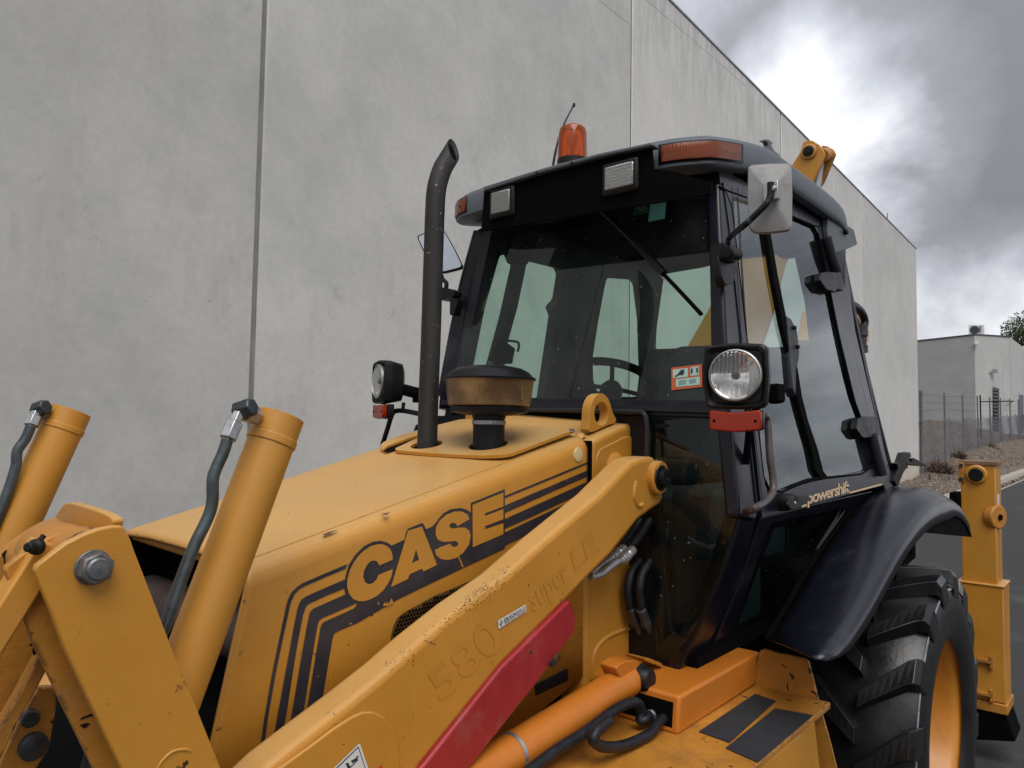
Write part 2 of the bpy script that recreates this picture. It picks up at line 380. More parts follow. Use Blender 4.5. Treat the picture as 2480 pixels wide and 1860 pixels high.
M['grass'] = mat('dry_grass', (.17, .145, .105), .9, var=.4, scale=6)
M['dirt'] = mat('dry_dirt', (.098, .074, .056), .95, var=.35, scale=3, bump=1, bscale=12, dirt=(.155, .13, .105), dscale=5, dlo=.48, dhi=.62, chips=(.4, .34, .26), cscale=22, cth=.64)
M['kerb'] = mat('kerb_concrete', (.33, .31, .27), .9, var=.12, scale=3, bump=.2)
M['brush'] = mat('dry_brush', (.10, .065, .045), .9, var=.4, scale=8)
M['leaf'] = mat('eucalypt_leaf', (.045, .062, .022), .6, var=.45, scale=1.5)
M['bark'] = mat('bark', (.10, .08, .06), .9, var=.3)
def glassy(name, tint, rough=.02, refl=1.0, dirt=0.0):
    m = bpy.data.materials.new(name); m.use_nodes = True; nt = m.node_tree; nt.nodes.clear()
    tr = N(nt, 'ShaderNodeBsdfTransparent'); tr.inputs[0].default_value = (*tint, 1)
    gl = N(nt, 'ShaderNodeBsdfGlossy'); gl.inputs['Roughness'].default_value = rough
    gl.inputs[0].default_value = (.92, .97, 1, 1)
    lw = N(nt, 'ShaderNodeLayerWeight', inp={0: .5}); pw = N(nt, 'ShaderNodeMath', operation='POWER', inp={1: 5.0}); L(nt, lw.outputs['Facing'], pw.inputs[0])
    ml = N(nt, 'ShaderNodeMath', operation='MULTIPLY_ADD', inp={1: .94*refl, 2: .065*refl}); L(nt, pw.outputs[0], ml.inputs[0]); ml.use_clamp = True
    mx = N(nt, 'ShaderNodeMixShader'); L(nt, ml.outputs[0], mx.inputs[0]); L(nt, tr.outputs[0], mx.inputs[1]); L(nt, gl.outputs[0], mx.inputs[2])
    out = mx.outputs[0]
    if dirt:
        tc = N(nt, 'ShaderNodeTexCoord'); n = N(nt, 'ShaderNodeTexNoise', inp={'Scale': 70, 'Detail': 2}); L(nt, tc.outputs['Object'], n.inputs['Vector'])
        n2 = N(nt, 'ShaderNodeTexNoise', inp={'Scale': 5, 'Detail': 3}); L(nt, tc.outputs['Object'], n2.inputs['Vector'])
        a = ramp(nt, n.outputs[0], [(.735, 0.), (.75, .7)]); a2 = ramp(nt, n2.outputs[0], [(.35, .0), (.8, dirt)])
        mm = N(nt, 'ShaderNodeMath', operation='ADD'); L(nt, a, mm.inputs[0]); L(nt, a2, mm.inputs[1])
        df = N(nt, 'ShaderNodeBsdfDiffuse'); df.inputs[0].default_value = (.35, .38, .36, 1)
        mx2 = N(nt, 'ShaderNodeMixShader'); L(nt, mm.outputs[0], mx2.inputs[0]); L(nt, out, mx2.inputs[1]); L(nt, df.outputs[0], mx2.inputs[2]); out = mx2.outputs[0]
    o = N(nt, 'ShaderNodeOutputMaterial'); L(nt, out, o.inputs[0]); return m
M['glass'] = glassy('tinted_glass', (.57, .79, .69), refl=.9, dirt=.07)
M['quarter'] = glassy('quarter_glass', (.5, .65, .62), refl=.75, dirt=.02)
M['sideglass'] = glassy('side_glass', (.62, .78, .73), refl=1.15, dirt=.04)
M['clear'] = glassy('lamp_glass', (.93, .94, .93), .05, refl=2.0)
def amber(name, col):
    m, nt, b = base_mat(name); b.inputs['Base Color'].default_value = (*col, 1); b.inputs['Roughness'].default_value = .18
    b.inputs['Transmission Weight'].default_value = .35; b.inputs['IOR'].default_value = 1.45
    tc = N(nt, 'ShaderNodeTexCoord'); wv = N(nt, 'ShaderNodeTexWave', inp={'Scale': 60, 'Distortion': .2}); L(nt, tc.outputs['Object'], wv.inputs[0])
    bn = N(nt, 'ShaderNodeBump', inp={'Strength': .25, 'Distance': .003}); L(nt, wv.outputs[1], bn.inputs['Height']); L(nt, bn.outputs[0], b.inputs['Normal'])
    return m
M['amber'] = amber('amber_lens', (.27, .050, .007)); M['redamber'] = amber('indicator_lens', (.40, .026, .0005))
def domem():
    m = bpy.data.materials.new('beacon_dome'); m.use_nodes = True; nt = m.node_tree; nt.nodes.clear()
    tr = N(nt, 'ShaderNodeBsdfTransparent'); tr.inputs[0].default_value = (1, .36, .03, 1)
    tl = N(nt, 'ShaderNodeBsdfTranslucent'); tl.inputs[0].default_value = (1, .26, .02, 1); df = N(nt, 'ShaderNodeBsdfDiffuse'); df.inputs[0].default_value = (.92, .16, .012, 1)
    gl = N(nt, 'ShaderNodeBsdfGlossy'); gl.inputs['Roughness'].default_value = .08; fr = N(nt, 'ShaderNodeFresnel', inp={0: 1.5})
    a = N(nt, 'ShaderNodeMixShader', inp={0: .5}); L(nt, tl.outputs[0], a.inputs[1]); L(nt, df.outputs[0], a.inputs[2])
    b = N(nt, 'ShaderNodeMixShader', inp={0: .5}); L(nt, tr.outputs[0], b.inputs[1]); L(nt, a.outputs[0], b.inputs[2])
    c = N(nt, 'ShaderNodeMixShader'); L(nt, fr.outputs[0], c.inputs[0]); L(nt, b.outputs[0], c.inputs[1]); L(nt, gl.outputs[0], c.inputs[2])
    o = N(nt, 'ShaderNodeOutputMaterial'); L(nt, c.outputs[0], o.inputs[0]); return m
M['beacon'] = domem()
def metalmat(name, col, rough, wav=0):
    m, nt, b = base_mat(name); b.inputs['Base Color'].default_value = (*col, 1); b.inputs['Metallic'].default_value = 1; b.inputs['Roughness'].default_value = rough
    if wav:
        tc = N(nt, 'ShaderNodeTexCoord'); wv = N(nt, 'ShaderNodeTexWave', inp={'Scale': wav, 'Distortion': 1.5}); wv.bands_direction = 'Y'; L(nt, tc.outputs['Object'], wv.inputs[0])
        bn = N(nt, 'ShaderNodeBump', inp={'Strength': .5, 'Distance': .004}); L(nt, wv.outputs[1], bn.inputs['Height']); L(nt, bn.outputs[0], b.inputs['Normal'])
    return m
M['mirror'] = metalmat('mirror_face', (.85, .88, .92), .03)
M['reflector'] = metalmat('lamp_reflector', (.75, .72, .68), .08)
M['worklens'] = metalmat('ribbed_lens', (.34, .33, .31), .3, 90)
def bowl():
    m, nt, b = base_mat('smoky_amber_bowl'); b.inputs['Roughness'].default_value = .35
    tc = N(nt, 'ShaderNodeTexCoord'); n = N(nt, 'ShaderNodeTexNoise', inp={'Scale': 9, 'Detail': 6}); L(nt, tc.outputs['Object'], n.inputs['Vector'])
    c = ramp(nt, n.outputs[0], [(.35, (.10, .055, .025)), (.65, (.30, .19, .085))]); L(nt, c, b.inputs['Base Color']); return m
M['bowl'] = bowl()
M['visorcyan'] = mat('cyan_label', (.16, .50, .46), .5); M['orange_label'] = mat('orange_label', (.50, .10, .035), .5)
M['palegreen'] = mat('pale_green_label', (.36, .56, .50), .5)
M['greenlabel'] = mat('green_label', (.02, .10, .06), .5)
#@@SETTING
# ------------------------------------------------------------------ ground, road, kerb
def lerp_tab(x, tab):
    if x <= tab[0][0]: return tab[0][1]
    for (a, b), (c, d) in zip(tab, tab[1:]):
        if x <= c: t = (x-a)/(c-a); return b+(d-b)*t
    return tab[-1][1]
def road_z(x): return lerp_tab(x, [(8, 0), (20, .20), (28, .25), (40, .34), (60, .75), (120, 2.2), (400, 4)])
def bank(x): return lerp_tab(x, [(24, 0.0), (28.5, .12), (32.4, .52), (36, .70), (45, .85), (60, .9), (120, .6), (400, 0)])
def sstep(t): t = max(0, min(1, t)); return t*t*(3-2*t)
def ground_z(x, y):
    z = road_z(x)
    if y < 4.0: return z
    z += .13
    if x < 24: return z-.02
    z += sstep((y-4.0)/1.9)*bank(x)
    z += sstep((x-30)/8)*min(1.0, max(0, (y-6.0))*.33)
    return z
def grid(xs, ys, fz, jit=0):
    bm = B(); V = [[bm.verts.new((x, y, fz(x, y)+(noise.noise(Vector((x*2.1, y*2.1, 0)))*jit if jit else 0))) for y in ys] for x in xs]
    for i in range(len(xs)-1):
        for j in range(len(ys)-1): bm.faces.new((V[i][j], V[i+1][j], V[i+1][j+1], V[i][j+1]))
    return bm
def rng(a, b, n): return [a+(b-a)*i/n for i in range(n+1)]
xs = [-600, -200, -60] + rng(-20, 60, 80) + [80, 120, 200, 400, 900]
struct('road', grid(xs, [-900, -200, -40, -10, 0, 2, 3.72], lambda x, y: road_z(x)), M['asphalt'])
xs2 = [-600, -200, -60] + rng(-20, 26, 24) + rng(26.4, 60, 110) + [70, 90, 120, 200, 400, 900]
ys2 = rng(4.02, 9, 34) + [10, 12, 15, 20, 40, 120, 900]
struct('ground', grid(xs2, ys2, lambda x, y: ground_z(x, y), .06), M['dirt'])
bm = B()
kx = rng(-30, 90, 60)
prof = [(3.40, .004), (3.70, -.012), (3.74, .13), (3.88, .14), (4.06, .13), (4.06, -.1)]
loft(bm, [[Vector((x, y, road_z(x)+z)) for y, z in prof] for x in kx])
struct('kerb', bm, M['kerb'])
# fallen leaves and grit along the gutter and on the bank
bm = B()
for _ in range(3800):
    x = random.uniform(20, 44); y = random.choice((random.gauss(3.66, .07), random.uniform(4.1, 5.8)))
    z = (road_z(x)+.012 if y < 4.0 else ground_z(x, y)+.03); s = random.uniform(.02, .055); a = random.uniform(0, 6.3)
    c = Vector((x, y, z)); u = Vector((math.cos(a), math.sin(a), random.uniform(-.3, .5)))*s; v = Vector((-math.sin(a), math.cos(a), random.uniform(-.3, .3)))*s*.5
    bm.faces.new([bm.verts.new(p) for p in (c-u, c+v, c+u, c-v)])
o = obj('leaf_litter', bm, mat('leaf_litter', (.30, .22, .15), .9, var=.5, scale=20), kind='stuff'); tag(o, 'dry leaf litter and grit scattered on the bank and gutter', 'leaf litter')
bm = B()
for _ in range(14000):
    x = 27+abs(random.gauss(0, 14)); y = random.uniform(4.3, 11)
    if noise.noise(Vector((x*.9, y*.9, 3))) < -.12+random.gauss(0, .15): continue
    h = random.uniform(.03, .16); a = random.uniform(0, 6.3); c = Vector((x, y, ground_z(x, y)-.01)); wv = Vector((math.cos(a), math.sin(a), 0))*random.uniform(.006, .016)
    t_ = c+Vector((random.gauss(0, .7)*h, random.gauss(0, .7)*h, h)); bm.faces.new([bm.verts.new(p) for p in (c-wv, c+wv, t_)])
o = obj('dry_grass', bm, M['grass'], kind='stuff', smooth=0); tag(o, 'thin dry pale grass growing over the dirt bank', 'grass')
# ------------------------------------------------------------------ warehouse of concrete panels
wh = thing('warehouse', 'tall grey concrete panel warehouse wall directly behind the yellow backhoe', 'building', (12, 5.8, 0))
WY = 5.8
def wtop(x): return 9.52-.0503*x
joints = [-8.80, -2.75, 3.34, 9.41, 15.44, 21.50, 27.60]
gaps = [.02, .02, .046, .036, .05, .06, .03]
for i in range(6):
    x0, x1 = joints[i]+gaps[i]/2, joints[i+1]-(gaps[i+1]/2 if i < 5 else 0)
    bm = B(); prism(bm, [Vector((x0, WY, -.5)), Vector((x1, WY, -.5)), Vector((x1, WY, wtop(x1))), Vector((x0, WY, wtop(x0)))], (0, .16, 0))
    obj('wall_panel', bm, PANELS[i], wh, bevel=.014, segs=2)
for i in range(1, 6):
    x = joints[i]; g = gaps[i]; bm = B(); box(bm, x-g/2-.003, x+g/2+.003, WY+.016, WY+.05, -.4, wtop(x)-.03)
    obj('joint_sealant', bm, M['sealant' if i < 4 and i != 3 else 'sealant_dark'], wh)
bm = B(); prism(bm, [Vector((-8.8, WY-.02, wtop(-8.8)+.004)), Vector((27.64, WY-.02, wtop(27.64)+.004)), Vector((27.64, WY-.02, wtop(27.64)+.035)), Vector((-8.8, WY-.02, wtop(-8.8)+.035))], (0, .21, 0))
obj('wall_capping', bm, M['flash'], wh, bevel=.004)
bm = B(); prism(bm, [Vector((27.6, WY+.03, -.4)), Vector((27.6, 30, -.4)), Vector((27.6, 30, wtop(27.6)-.1)), Vector((27.6, WY+.03, wtop(27.6)-.1))], (-.15, 0, 0))
obj('end_wall', bm, M['concrete_pale'], wh)
bm = B(); box(bm, -8.6, 27.4, WY+.2, 30, 7.2, 7.4); obj('roof_sheet', bm, M['flash'], wh)
bm = B(); cyl(bm, Vector((24.2, WY+.05, wtop(24.2))), Vector((24.2, WY+.05, wtop(24.2)+.28)), .012, 8); obj('roof_spike', bm, M['darksteel'], wh)
# faint cast-in lifting line: shallow grooves
for (xa, xb, za) in ((7.2, 9.38, 8.05), (9.44, 13.6, 8.66)):
    bm = B(); box(bm, xa, xb, WY-.0012, WY+.004, za, za+.006); obj('form_line', bm, M['sealant'], wh)
# ------------------------------------------------------------------ distant warehouse
A1 = Vector((52.2, 7.88, 0)); B1 = Vector((56.0, 6.54, 0)); C1 = Vector((74.0, 4.9, 0))
db = thing('distant_warehouse', 'low pale concrete warehouse beyond the wire fence with an air conditioner on top', 'building', tuple(A1))
def wallseg(name, p, q_, z0, zp, zq, m, th=.2):
    n = (q_-p).cross(Vector((0, 0, 1))).normalized()*-th
    bm = B(); prism(bm, [Vector((p.x, p.y, z0)), Vector((q_.x, q_.y, z0)), Vector((q_.x, q_.y, zq)), Vector((p.x, p.y, zp))], n)
    return obj(name, bm, m, db)
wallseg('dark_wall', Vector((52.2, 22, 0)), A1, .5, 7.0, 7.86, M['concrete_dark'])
M1 = A1.lerp(B1, .78)
wallseg('front_wall', A1+Vector((0.03, -.02, 0)), M1-Vector((.03, 0, 0)), .5, 7.86, 8.0, M['concrete_pale'])
wallseg('front_wall', M1+Vector((.03, 0, 0)), B1, .5, 8.0, 8.04, M['concrete_pale'])
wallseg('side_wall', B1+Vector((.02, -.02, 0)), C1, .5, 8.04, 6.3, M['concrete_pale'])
bm = B(); flat(bm, [Vector((52.4, 22, 6.6)), Vector((52.4, 8, 6.9)), Vector((56, 7, 6.9)), Vector((73, 6, 5.5)), Vector((73, 22, 5.5))]); obj('roof_sheet', bm, M['flash'], db)
bm = B()
for p, q_, a, b_ in ((Vector((52.15, 22, 0)), Vector((52.15, 7.86, 0)), 7.0, 7.86), (Vector((52.16, 7.84, 0)), Vector((56, 6.48, 0)), 7.86, 8.04)):
    prism(bm, [Vector((p.x, p.y, a)), Vector((q_.x, q_.y, b_)), Vector((q_.x, q_.y, b_+.07)), Vector((p.x, p.y, a+.07))], (.2, .1, 0))
obj('wall_capping', bm, M['darksteel'], db)
BN = (B1-A1).cross(Vector((0, 0, 1))).normalized(); BP = (A1, BN)
# roller doors with slats
bn_out = BN if BN.dot(Vector((0, 0, 0))-A1) > 0 else -BN
def onwall(pts, P, off): 
    n = P[1] if P[1].dot(-P[0]) > 0 else -P[1]
    return [at(x, y, P=(P[0]+n*off, P[1])) for x, y in pts]
dq = onwall([(2404, 937), (2419, 941), (2419, 1060), (2404, 1060)], BP, .02)
bm = B(); flat(bm, dq); rd = obj('roller_door', bm, M['black'], db)
for k in range(13):
    z = dq[0].z-.1-k*.22
    bm = B(); a = Vector((dq[0].x, dq[0].y, z)); b = Vector((dq[1].x, dq[1].y, z)); prism(bm, [a, b, b-Vector((0, 0, .10)), a-Vector((0, 0, .10))], bn_out*.04)
    o = obj('slat', bm, M['galv'], rd)
CN = (C1-B1).cross(Vector((0, 0, 1))).normalized(); CP = (B1, CN)
dq2 = onwall([(2468, 955), (2479, 957), (2479, 1050), (2468, 1050)], CP, .03)
bm = B(); flat(bm, dq2); obj('roller_door', bm, M['galv'], db)
# wall flood light and small camera
p = onwall([(2411, 898)], BP, .25)[0]; bm = B(); box(bm, p.x-.16, p.x+.16, p.y-.12, p.y+.12, p.z-.12, p.z+.12); tube(bm, [p+Vector((0, .1, 0)), p+Vector((-.25, .35, -.15)), p+Vector((-.3, .45, -.5))], .035, 6); obj('flood_light', bm, M['steel'], db, bevel=.03)
p = onwall([(2365, 832)], BP, .15)[0]; bm = B(); box(bm, p.x-.12, p.x+.12, p.y-.1, p.y+.1, p.z-.1, p.z+.1); obj('wall_camera', bm, M['white'], db, bevel=.03)
# air conditioner on the roof corner
ac = thing('air_conditioner', 'white box air conditioner with round fan on the distant warehouse roof corner', 'air conditioner', (53.0, 7.9, 7.9))
c0, c1, c2, c3 = pl([(2346, 786), (2384, 786), (2384, 812), (2346, 812)], P=(Vector((53.3, 7.6, 0)), ray(2365, 1050).normalized()))
nn = (c1-c0).cross(c3-c0).normalized(); nn = nn if nn.dot(c0) > 0 else -nn
bm = B(); prism(bm, [c0, c1, c2, c3], nn*.5); obj('casing', bm, M['white'], ac, bevel=.03)
cc = c0.lerp(c2, .5)+(c0-c1)*.13; bm = B(); lathe(bm, cc-nn*.02, nn, [(0, .25), (.04, .25)], 24); obj('fan_grille', bm, M['darksteel'], ac)
for k in range(3):
    bm = B(); a = c0.lerp(c1, .74)+(c3-c0)*(.2+.2*k)-nn*.015; box(bm, a.x-.1, a.x+.12, a.y-.06, a.y+.06, a.z-.015, a.z+.015); obj('label_plate', bm, M['galv'], ac)
# ------------------------------------------------------------------ chain-link fence
fn = thing('wire_fence', 'sagging chain link fence on steel posts running up the bank past the wall', 'fence', (28, 5.9, .3))
def fy(x): return 5.9-.004*(x-28)
px_ = [28.5, 32.3, 35.9, 39.4, 42.8, 46.2, 49.6, 53.0, 56.5, 60, 63.5]
for i, x in enumerate(px_):
    z0 = ground_z(x, fy(x))-.2; z1 = 3.37+(x-28.5)*.0235
    bm = B(); cyl(bm, Vector((x, fy(x), z0)), Vector((x+.06, fy(x)+.02, z1)), .055 if i == 0 else .032, 10); obj('post', bm, M['galv'], fn)
for k, dz in enumerate((0, .28, .55)):
    bm = B(); tube(bm, [Vector((x, fy(x)-.03, 3.25-dz+(x-28.5)*.0235-.02*math.sin(i*2.1+k))) for i, x in enumerate(px_)], .006, 4, sub=4); obj('barbed_wire', bm, M['darksteel'], fn)
bm = B(); tube(bm, [Vector((27.65, fy(27.6), 2.28)), Vector((28.6, fy(28), 2.28))], .03, 6, False); obj('brace', bm, M['darksteel'], fn)
bm = B(); tube(bm, [Vector((45.2, 6.6, 3.55)), Vector((64, 6.4, 4.25))], .035, 6, False); tube(bm, [Vector((45.2, 6.6, 3.9)), Vector((45.3, 6.6, 1.5))], .035, 6, False); obj('rail', bm, M['matt_black'], fn)
bm = B()
def wire(p, q_, r):
    d = (q_-p).normalized(); u = d.cross(Vector((0, 1, 0))).normalized()*r; v = Vector((0, r, 0))
    a = [bm.verts.new(p+o_) for o_ in (u, v-u*.5, -v-u*.5)]; b = [bm.verts.new(q_+o_) for o_ in (u, v-u*.5, -v-u*.5)]
    for k in range(3): bm.faces.new((a[k], a[(k+1) % 3], b[(k+1) % 3], b[k]))
def mtop(x): return 2.25+(x-28.5)*.03+.05*math.sin(x*1.7)+.04*math.sin(x*4.1)
x = 28.0
while x < 62:
    for s in (1, -1):
        zb = ground_z(x, 5.9)+.05; H = mtop(x)-zb
        n = 3
        for k in range(n):
            xa = x+s*H*k/n*.9; xb = x+s*H*(k+1)/n*.9
            if 28 < min(xa, xb) and max(xa, xb) < 62:
                wire(Vector((xa, fy(xa)+.02*math.sin(xa*2+k), zb+H*k/n)), Vector((xb, fy(xb)+.02*math.sin(xb*2+k+1), zb+H*(k+1)/n)), .0026)
    x += .10
for k in (0, 5, 11):
    tube(bm, [Vector((x, fy(x), ground_z(x, 5.9)*(1-k/11)+mtop(x)*k/11+.05)) for x in rng(28.3, 60, 30)], .004, 3, False)
obj('wire_mesh', bm, M['galv'], fn, kind='stuff', smooth=0)
# stump, shrubs
bm = B(); cyl(bm, at(2252, 1163, Y=5.3), at(2251, 1147, Y=5.3), .035, 8, .03); tag(obj('timber_peg', bm, M['bark']), 'short brown timber peg in the dirt at the foot of the wall corner', 'peg')
def shrub(px, py, Y, r, lab, n=240, grp=None):
    c = at(px, py, Y=Y); bm = B()
    for _ in range(n):
        d = Vector((random.gauss(0, 1), random.gauss(0, 1), abs(random.gauss(0, .9)))).normalized()
        e = c+d*r*random.uniform(.5, 1.05); s = c+d*r*.1+Vector((random.gauss(0, .15), random.gauss(0, .15), 0))*r
        mid = s.lerp(e, .6)+Vector((random.gauss(0, .12), random.gauss(0, .12), random.gauss(0, .12)))*r
        wv = d.cross(Vector((random.random(), random.random(), random.random()))).normalized()*r*.022
        a, b_, c_ = s, mid, e
        bm.faces.new([bm.verts.new(p) for p in (a-wv, a+wv, b_+wv, b_-wv)]); bm.faces.new([bm.verts.new(p) for p in (b_-wv, b_+wv, c_)])
    tag(obj('dry_shrub', bm, M['brush'], smooth=0), lab, 'shrub', 'dry shrubs along the fence foot')
shrub(2276, 1150, 5.5, .62, 'round dry brown shrub right beside the first fence post, largest of the shrubs', 420)
shrub(2322, 1112, 5.6, .45, 'dry shrub on the bank under the second and third fence posts')
shrub(2400, 1092, 5.7, .5, 'dry shrub further up the bank, rightmost but one along the fence')
shrub(2472, 1077, 5.8, .6, 'dry shrub at the right edge of the picture by the fence foot')
shrub(2345, 1054, 8.5, .8, 'grey dry shrub behind the wire fence near the dark building wall', 200)
shrub(2300, 1062, 8.2, .5, 'low dry tuft behind the fence, left of the dark wall corner', 120)
# tree behind the distant warehouse
tr = thing('gum_tree', 'green gum tree rising behind the distant warehouse at the right edge', 'tree', (72, 5.4, 1.5))
bm = B(); base = Vector((72, 5.2, 1.5))
top = at(2492, 880, D=60); tube(bm, [base, base.lerp(top, .5)+Vector((.3, .2, 0)), top], [.3, .26, .22, .18, .14, .12], 8); obj('trunk', bm, M['bark'], tr)
lob = [(2455, 800, 1.0), (2475, 785, 1.1), (2495, 790, 1.3), (2462, 815, .9), (2484, 818, 1.2), (2500, 840, 1.5), (2478, 850, 1.1), (2490, 875, 1.2), (2515, 800, 1.5), (2530, 850, 1.6), (2470, 835, .8), (2484, 900, 1.1), (2492, 930, 1.2), (2474, 870, .8)]
bm = B(); bb = B()
for px, py, r in lob:
    c = at(px, py, D=60+random.uniform(-1, 1)); tube(bb, [top, top.lerp(c, .5)+Vector((0, 0, -.2)), c], .05, 5)
    for _ in range(520):
        d = Vector((random.gauss(0, 1), random.gauss(0, 1), random.gauss(0, .8))); d = d.normalized()*r*random.uniform(.25, 1.0)**.6
        p = c+d; s = random.uniform(.05, .13); a = Vector((random.gauss(0, 1), random.gauss(0, 1), random.gauss(0, 1))).normalized()*s
        b_ = a.cross(Vector((random.gauss(0, 1), random.gauss(0, 1), random.gauss(0, 1)))).normalized()*s*.5
        bm.faces.new([bm.verts.new(x_) for x_ in (p-a, p+b_, p+a, p-b_)])
obj('crown', bm, M['leaf'], tr, smooth=0, kind='stuff'); obj('branch', bb, M['bark'], tr)
# ================================================================== the backhoe loader
MC = thing('backhoe_loader', 'yellow and black backhoe loader with cab parked in front of the concrete wall', 'backhoe', (3.0, 1.76, 0))
YC = 1.76
def vY(p, y): return Vector((p.x, y, p.z))
def part(n, bm, m, **k): return obj(n, bm, m, k.pop('parent', MC), **k)
# ---------------- chassis and hidden running gear (seen from the side steps)
bm = B(); box(bm, .55, 5.2, 1.5, 2.02, .55, .95); part('chassis', bm, M['yellow_worn'], bevel=.02)
bm = B(); box(bm, .90, 2.0, 1.47, 2.05, .9, 1.45); part('engine_block', bm, M['matt_black'], bevel=.03)
# ---------------- hood
HX0, HX1 = .847, 2.062
def hz(x): return 1.675+(x-HX0)*(1.940-1.675)/(HX1-HX0)
FT, FB = at(598, 1379, Y=1.43), at(506, 1777, Y=1.43)
def hfx(z): return HX0-.015+(z-1.66)*(FT.x-FB.x)/(FT.z-FB.z)
prof = [(1.43, -.78), (1.43, -.30), (1.43, -.045)]
for k in range(1, 6):
    a = math.pi/2*k/5; prof.append((1.43+.045*(1-math.cos(a)), -.045+.045*math.sin(a)))
prof += [(1.60, .008), (1.76, .010), (1.92, .008)]
prof += [(3.52-y, z) for y, z in prof[:8]][::-1]
rings = []
for s in [0, .012, .25, .5, .75, .985, 1.0]:
    r = []
    for y, dz in prof:
        x1 = HX1; z0 = hz(HX0)+dz; xf = hfx(min(z0, 1.66)); x = xf+(x1-xf)*s
        r.append(Vector((x, y, hz(x)+(y-1.43)*(.023+.04*(x-HX0))+dz-(.006 if s in (0,) and y > 1.45 and dz > -.04 else 0))))
    rings.append(r)
bm = B(); loft(bm, rings); hood = part('hood', bm, (M['yellow'], M['matt_black']), solid=.012, smooth=50)
# lip under the front edge of the top
bm = B(); prism(bm, [Vector((HX0-.005, 1.45, hz(HX0)-.004)), Vector((HX0+.01, 1.45, hz(HX0)-.034)), Vector((HX0+.05, 1.45, hz(HX0)-.034)), Vector((HX0+.05, 1.45, hz(HX0)-.006))], (0, .62, .014)); part('hood_lip', bm, M['yellow'], bevel=.008)
bm = B(); box(bm, .93, .97, 1.45, 2.07, .85, 1.65); part('radiator', bm, M['matt_black'])
bm = B(); cyl(bm, Vector((.90, 1.47, 1.50)), Vector((.90, 2.05, 1.50)), .06, 24); part('radiator_tank', bm, mat('rusty_dark_steel', (.045, .03, .027), .6, var=.4, scale=9, bump=.2))
# raised panel with the two openings, panel rear slot
def onhood(px, py, lift=0.0):
    return at(px, py, P=HP)
HN = Vector((-.231, -.058, 1)).normalized(); HP0 = Vector((1.75, 1.76, hz(1.75)+.0195+.0105)); HP = (HP0, HN)
def hpz(x, y): return HP0.z+.231*(x-1.75)+.058*(y-1.76)
def onhp(p, lift): return p+HN*lift
XB, XN = onhood(1034, 1085), onhood(1183, 1086)
def ell(c, rx, ry, n=28): return [c+Vector((math.cos(2*math.pi*k/n)*rx, math.sin(2*math.pi*k/n)*ry, math.cos(2*math.pi*k/n)*rx*.231+math.sin(2*math.pi*k/n)*ry*.058)) for k in range(n)]
pan = pl(z3([(985, 262), (1000, 272), (1180, 290), (1400, 303), (1560, 310), (1690, 306), (1760, 298)]), P=HP)
pan += [Vector((HX1-.002, 1.478, 0)), Vector((HX1-.002, 2.02, 0)), onhood(1078, 1036)]
for p in pan: p.z = hpz(p.x, p.y)
pan = fillet(pan, .02, 2)
bm = B(); prism(bm, [p+HN*.001 for p in pan], HN*.011, [[p+HN*.001 for p in ell(XB, .055, .052)], [p+HN*.001 for p in ell(XN, .066, .062)]])
part('hood_panel', bm, M['yellow'], bevel=.008, segs=3, parent=hood)
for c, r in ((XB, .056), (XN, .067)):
    bm = B(); flat(bm, [p+HN*.0022 for p in ell(c, r, r-.003)]); part('opening_shade', bm, M['matt_black'], parent=hood)  # black disc below each hole, painted as the shade of its depth
sl = pl(qs([(48, 598), (130, 540), (565, 390), (900, 290), (945, 322), (880, 340), (565, 455), (250, 562), (110, 603)], 920, 1000, 6.345), P=(HP0+HN*.0025, HN))
bm = B(); prism(bm, fillet(sl, .004, 2), HN*.0012); part('panel_slot', bm, M['matt_black'], parent=hood)
h6 = lambda pts: qs(pts, 920, 1000, 6.345)
bm = B(); prism(bm, [p-HN*.004 for p in pl(h6([(10, 520), (60, 480), (300, 385), (560, 305), (900, 215), (1250, 128), (1250, 160), (900, 285), (565, 382), (300, 470), (130, 536), (60, 590), (25, 585)]), P=HP)], HN*.014); part('panel_lip', bm, M['yellow'], parent=hood, bevel=.006, segs=3)
bm = B(); tube(bm, [Vector((x, 1.482, hz(x)+.0012+.052*(.023+.04*(x-HX0)))) for x in (.86, 1.2, 1.6, 2.05)], .0016, 6, False); part('hood_crease', bm, M['yellow'], parent=hood)
bm = B(); lathe(bm, onhood(1385, 1051)+HN*.008, HN, [(0, .012), (.002, .012), (.003, .009), (.009, .009)], 6); part('hood_bolt', bm, M['steel'])
bm = B(); lathe(bm, at(1400, 1101, Y=1.43), Vector((0, -1, 0)), [(-.001, .0245), (.003, .0235), (.0035, .022)], 24); part('plug_cap', bm, M['cream'])
# ---------------- decals on the hood side
SY = 1.43
def dec(name, pts, lift, m, holes=()):
    bm = B(); flat(bm, pl(pts, Y=SY-lift), [pl(h, Y=SY-lift) for h in holes]); return part(name, bm, m, parent=hood, smooth=0)
def z4l(p): return z4(p)
dec('stripe', z4([(86, 1500), (110, 1330), (165, 1020), (215, 780), (258, 575), (272, 525), (295, 482), (330, 447), (370, 420), (520, 355), (668, 293), (655, 325), (530, 377), (385, 440), (345, 463), (315, 495), (293, 540), (283, 575), (235, 800), (187, 1030), (135, 1330), (115, 1482)]), .0015, M['decal'])
dec('stripe', z4([(178, 1425), (205, 1280), (255, 1010), (305, 740), (333, 595), (345, 560), (362, 530), (390, 510), (520, 452), (658, 393), (648, 456), (540, 500), (425, 552), (400, 565), (385, 590), (370, 640), (330, 850), (290, 1100), (262, 1280), (244, 1378)]), .0015, M['decal'])
dec('stripe', z4([(287, 1343), (315, 1180), (350, 970), (395, 720), (412, 635), (422, 608), (440, 592), (520, 556), (655, 496), (735, 553), (600, 612), (500, 655), (480, 670), (470, 695), (435, 900), (400, 1120), (374, 1280)]), .0015, M['decal'])
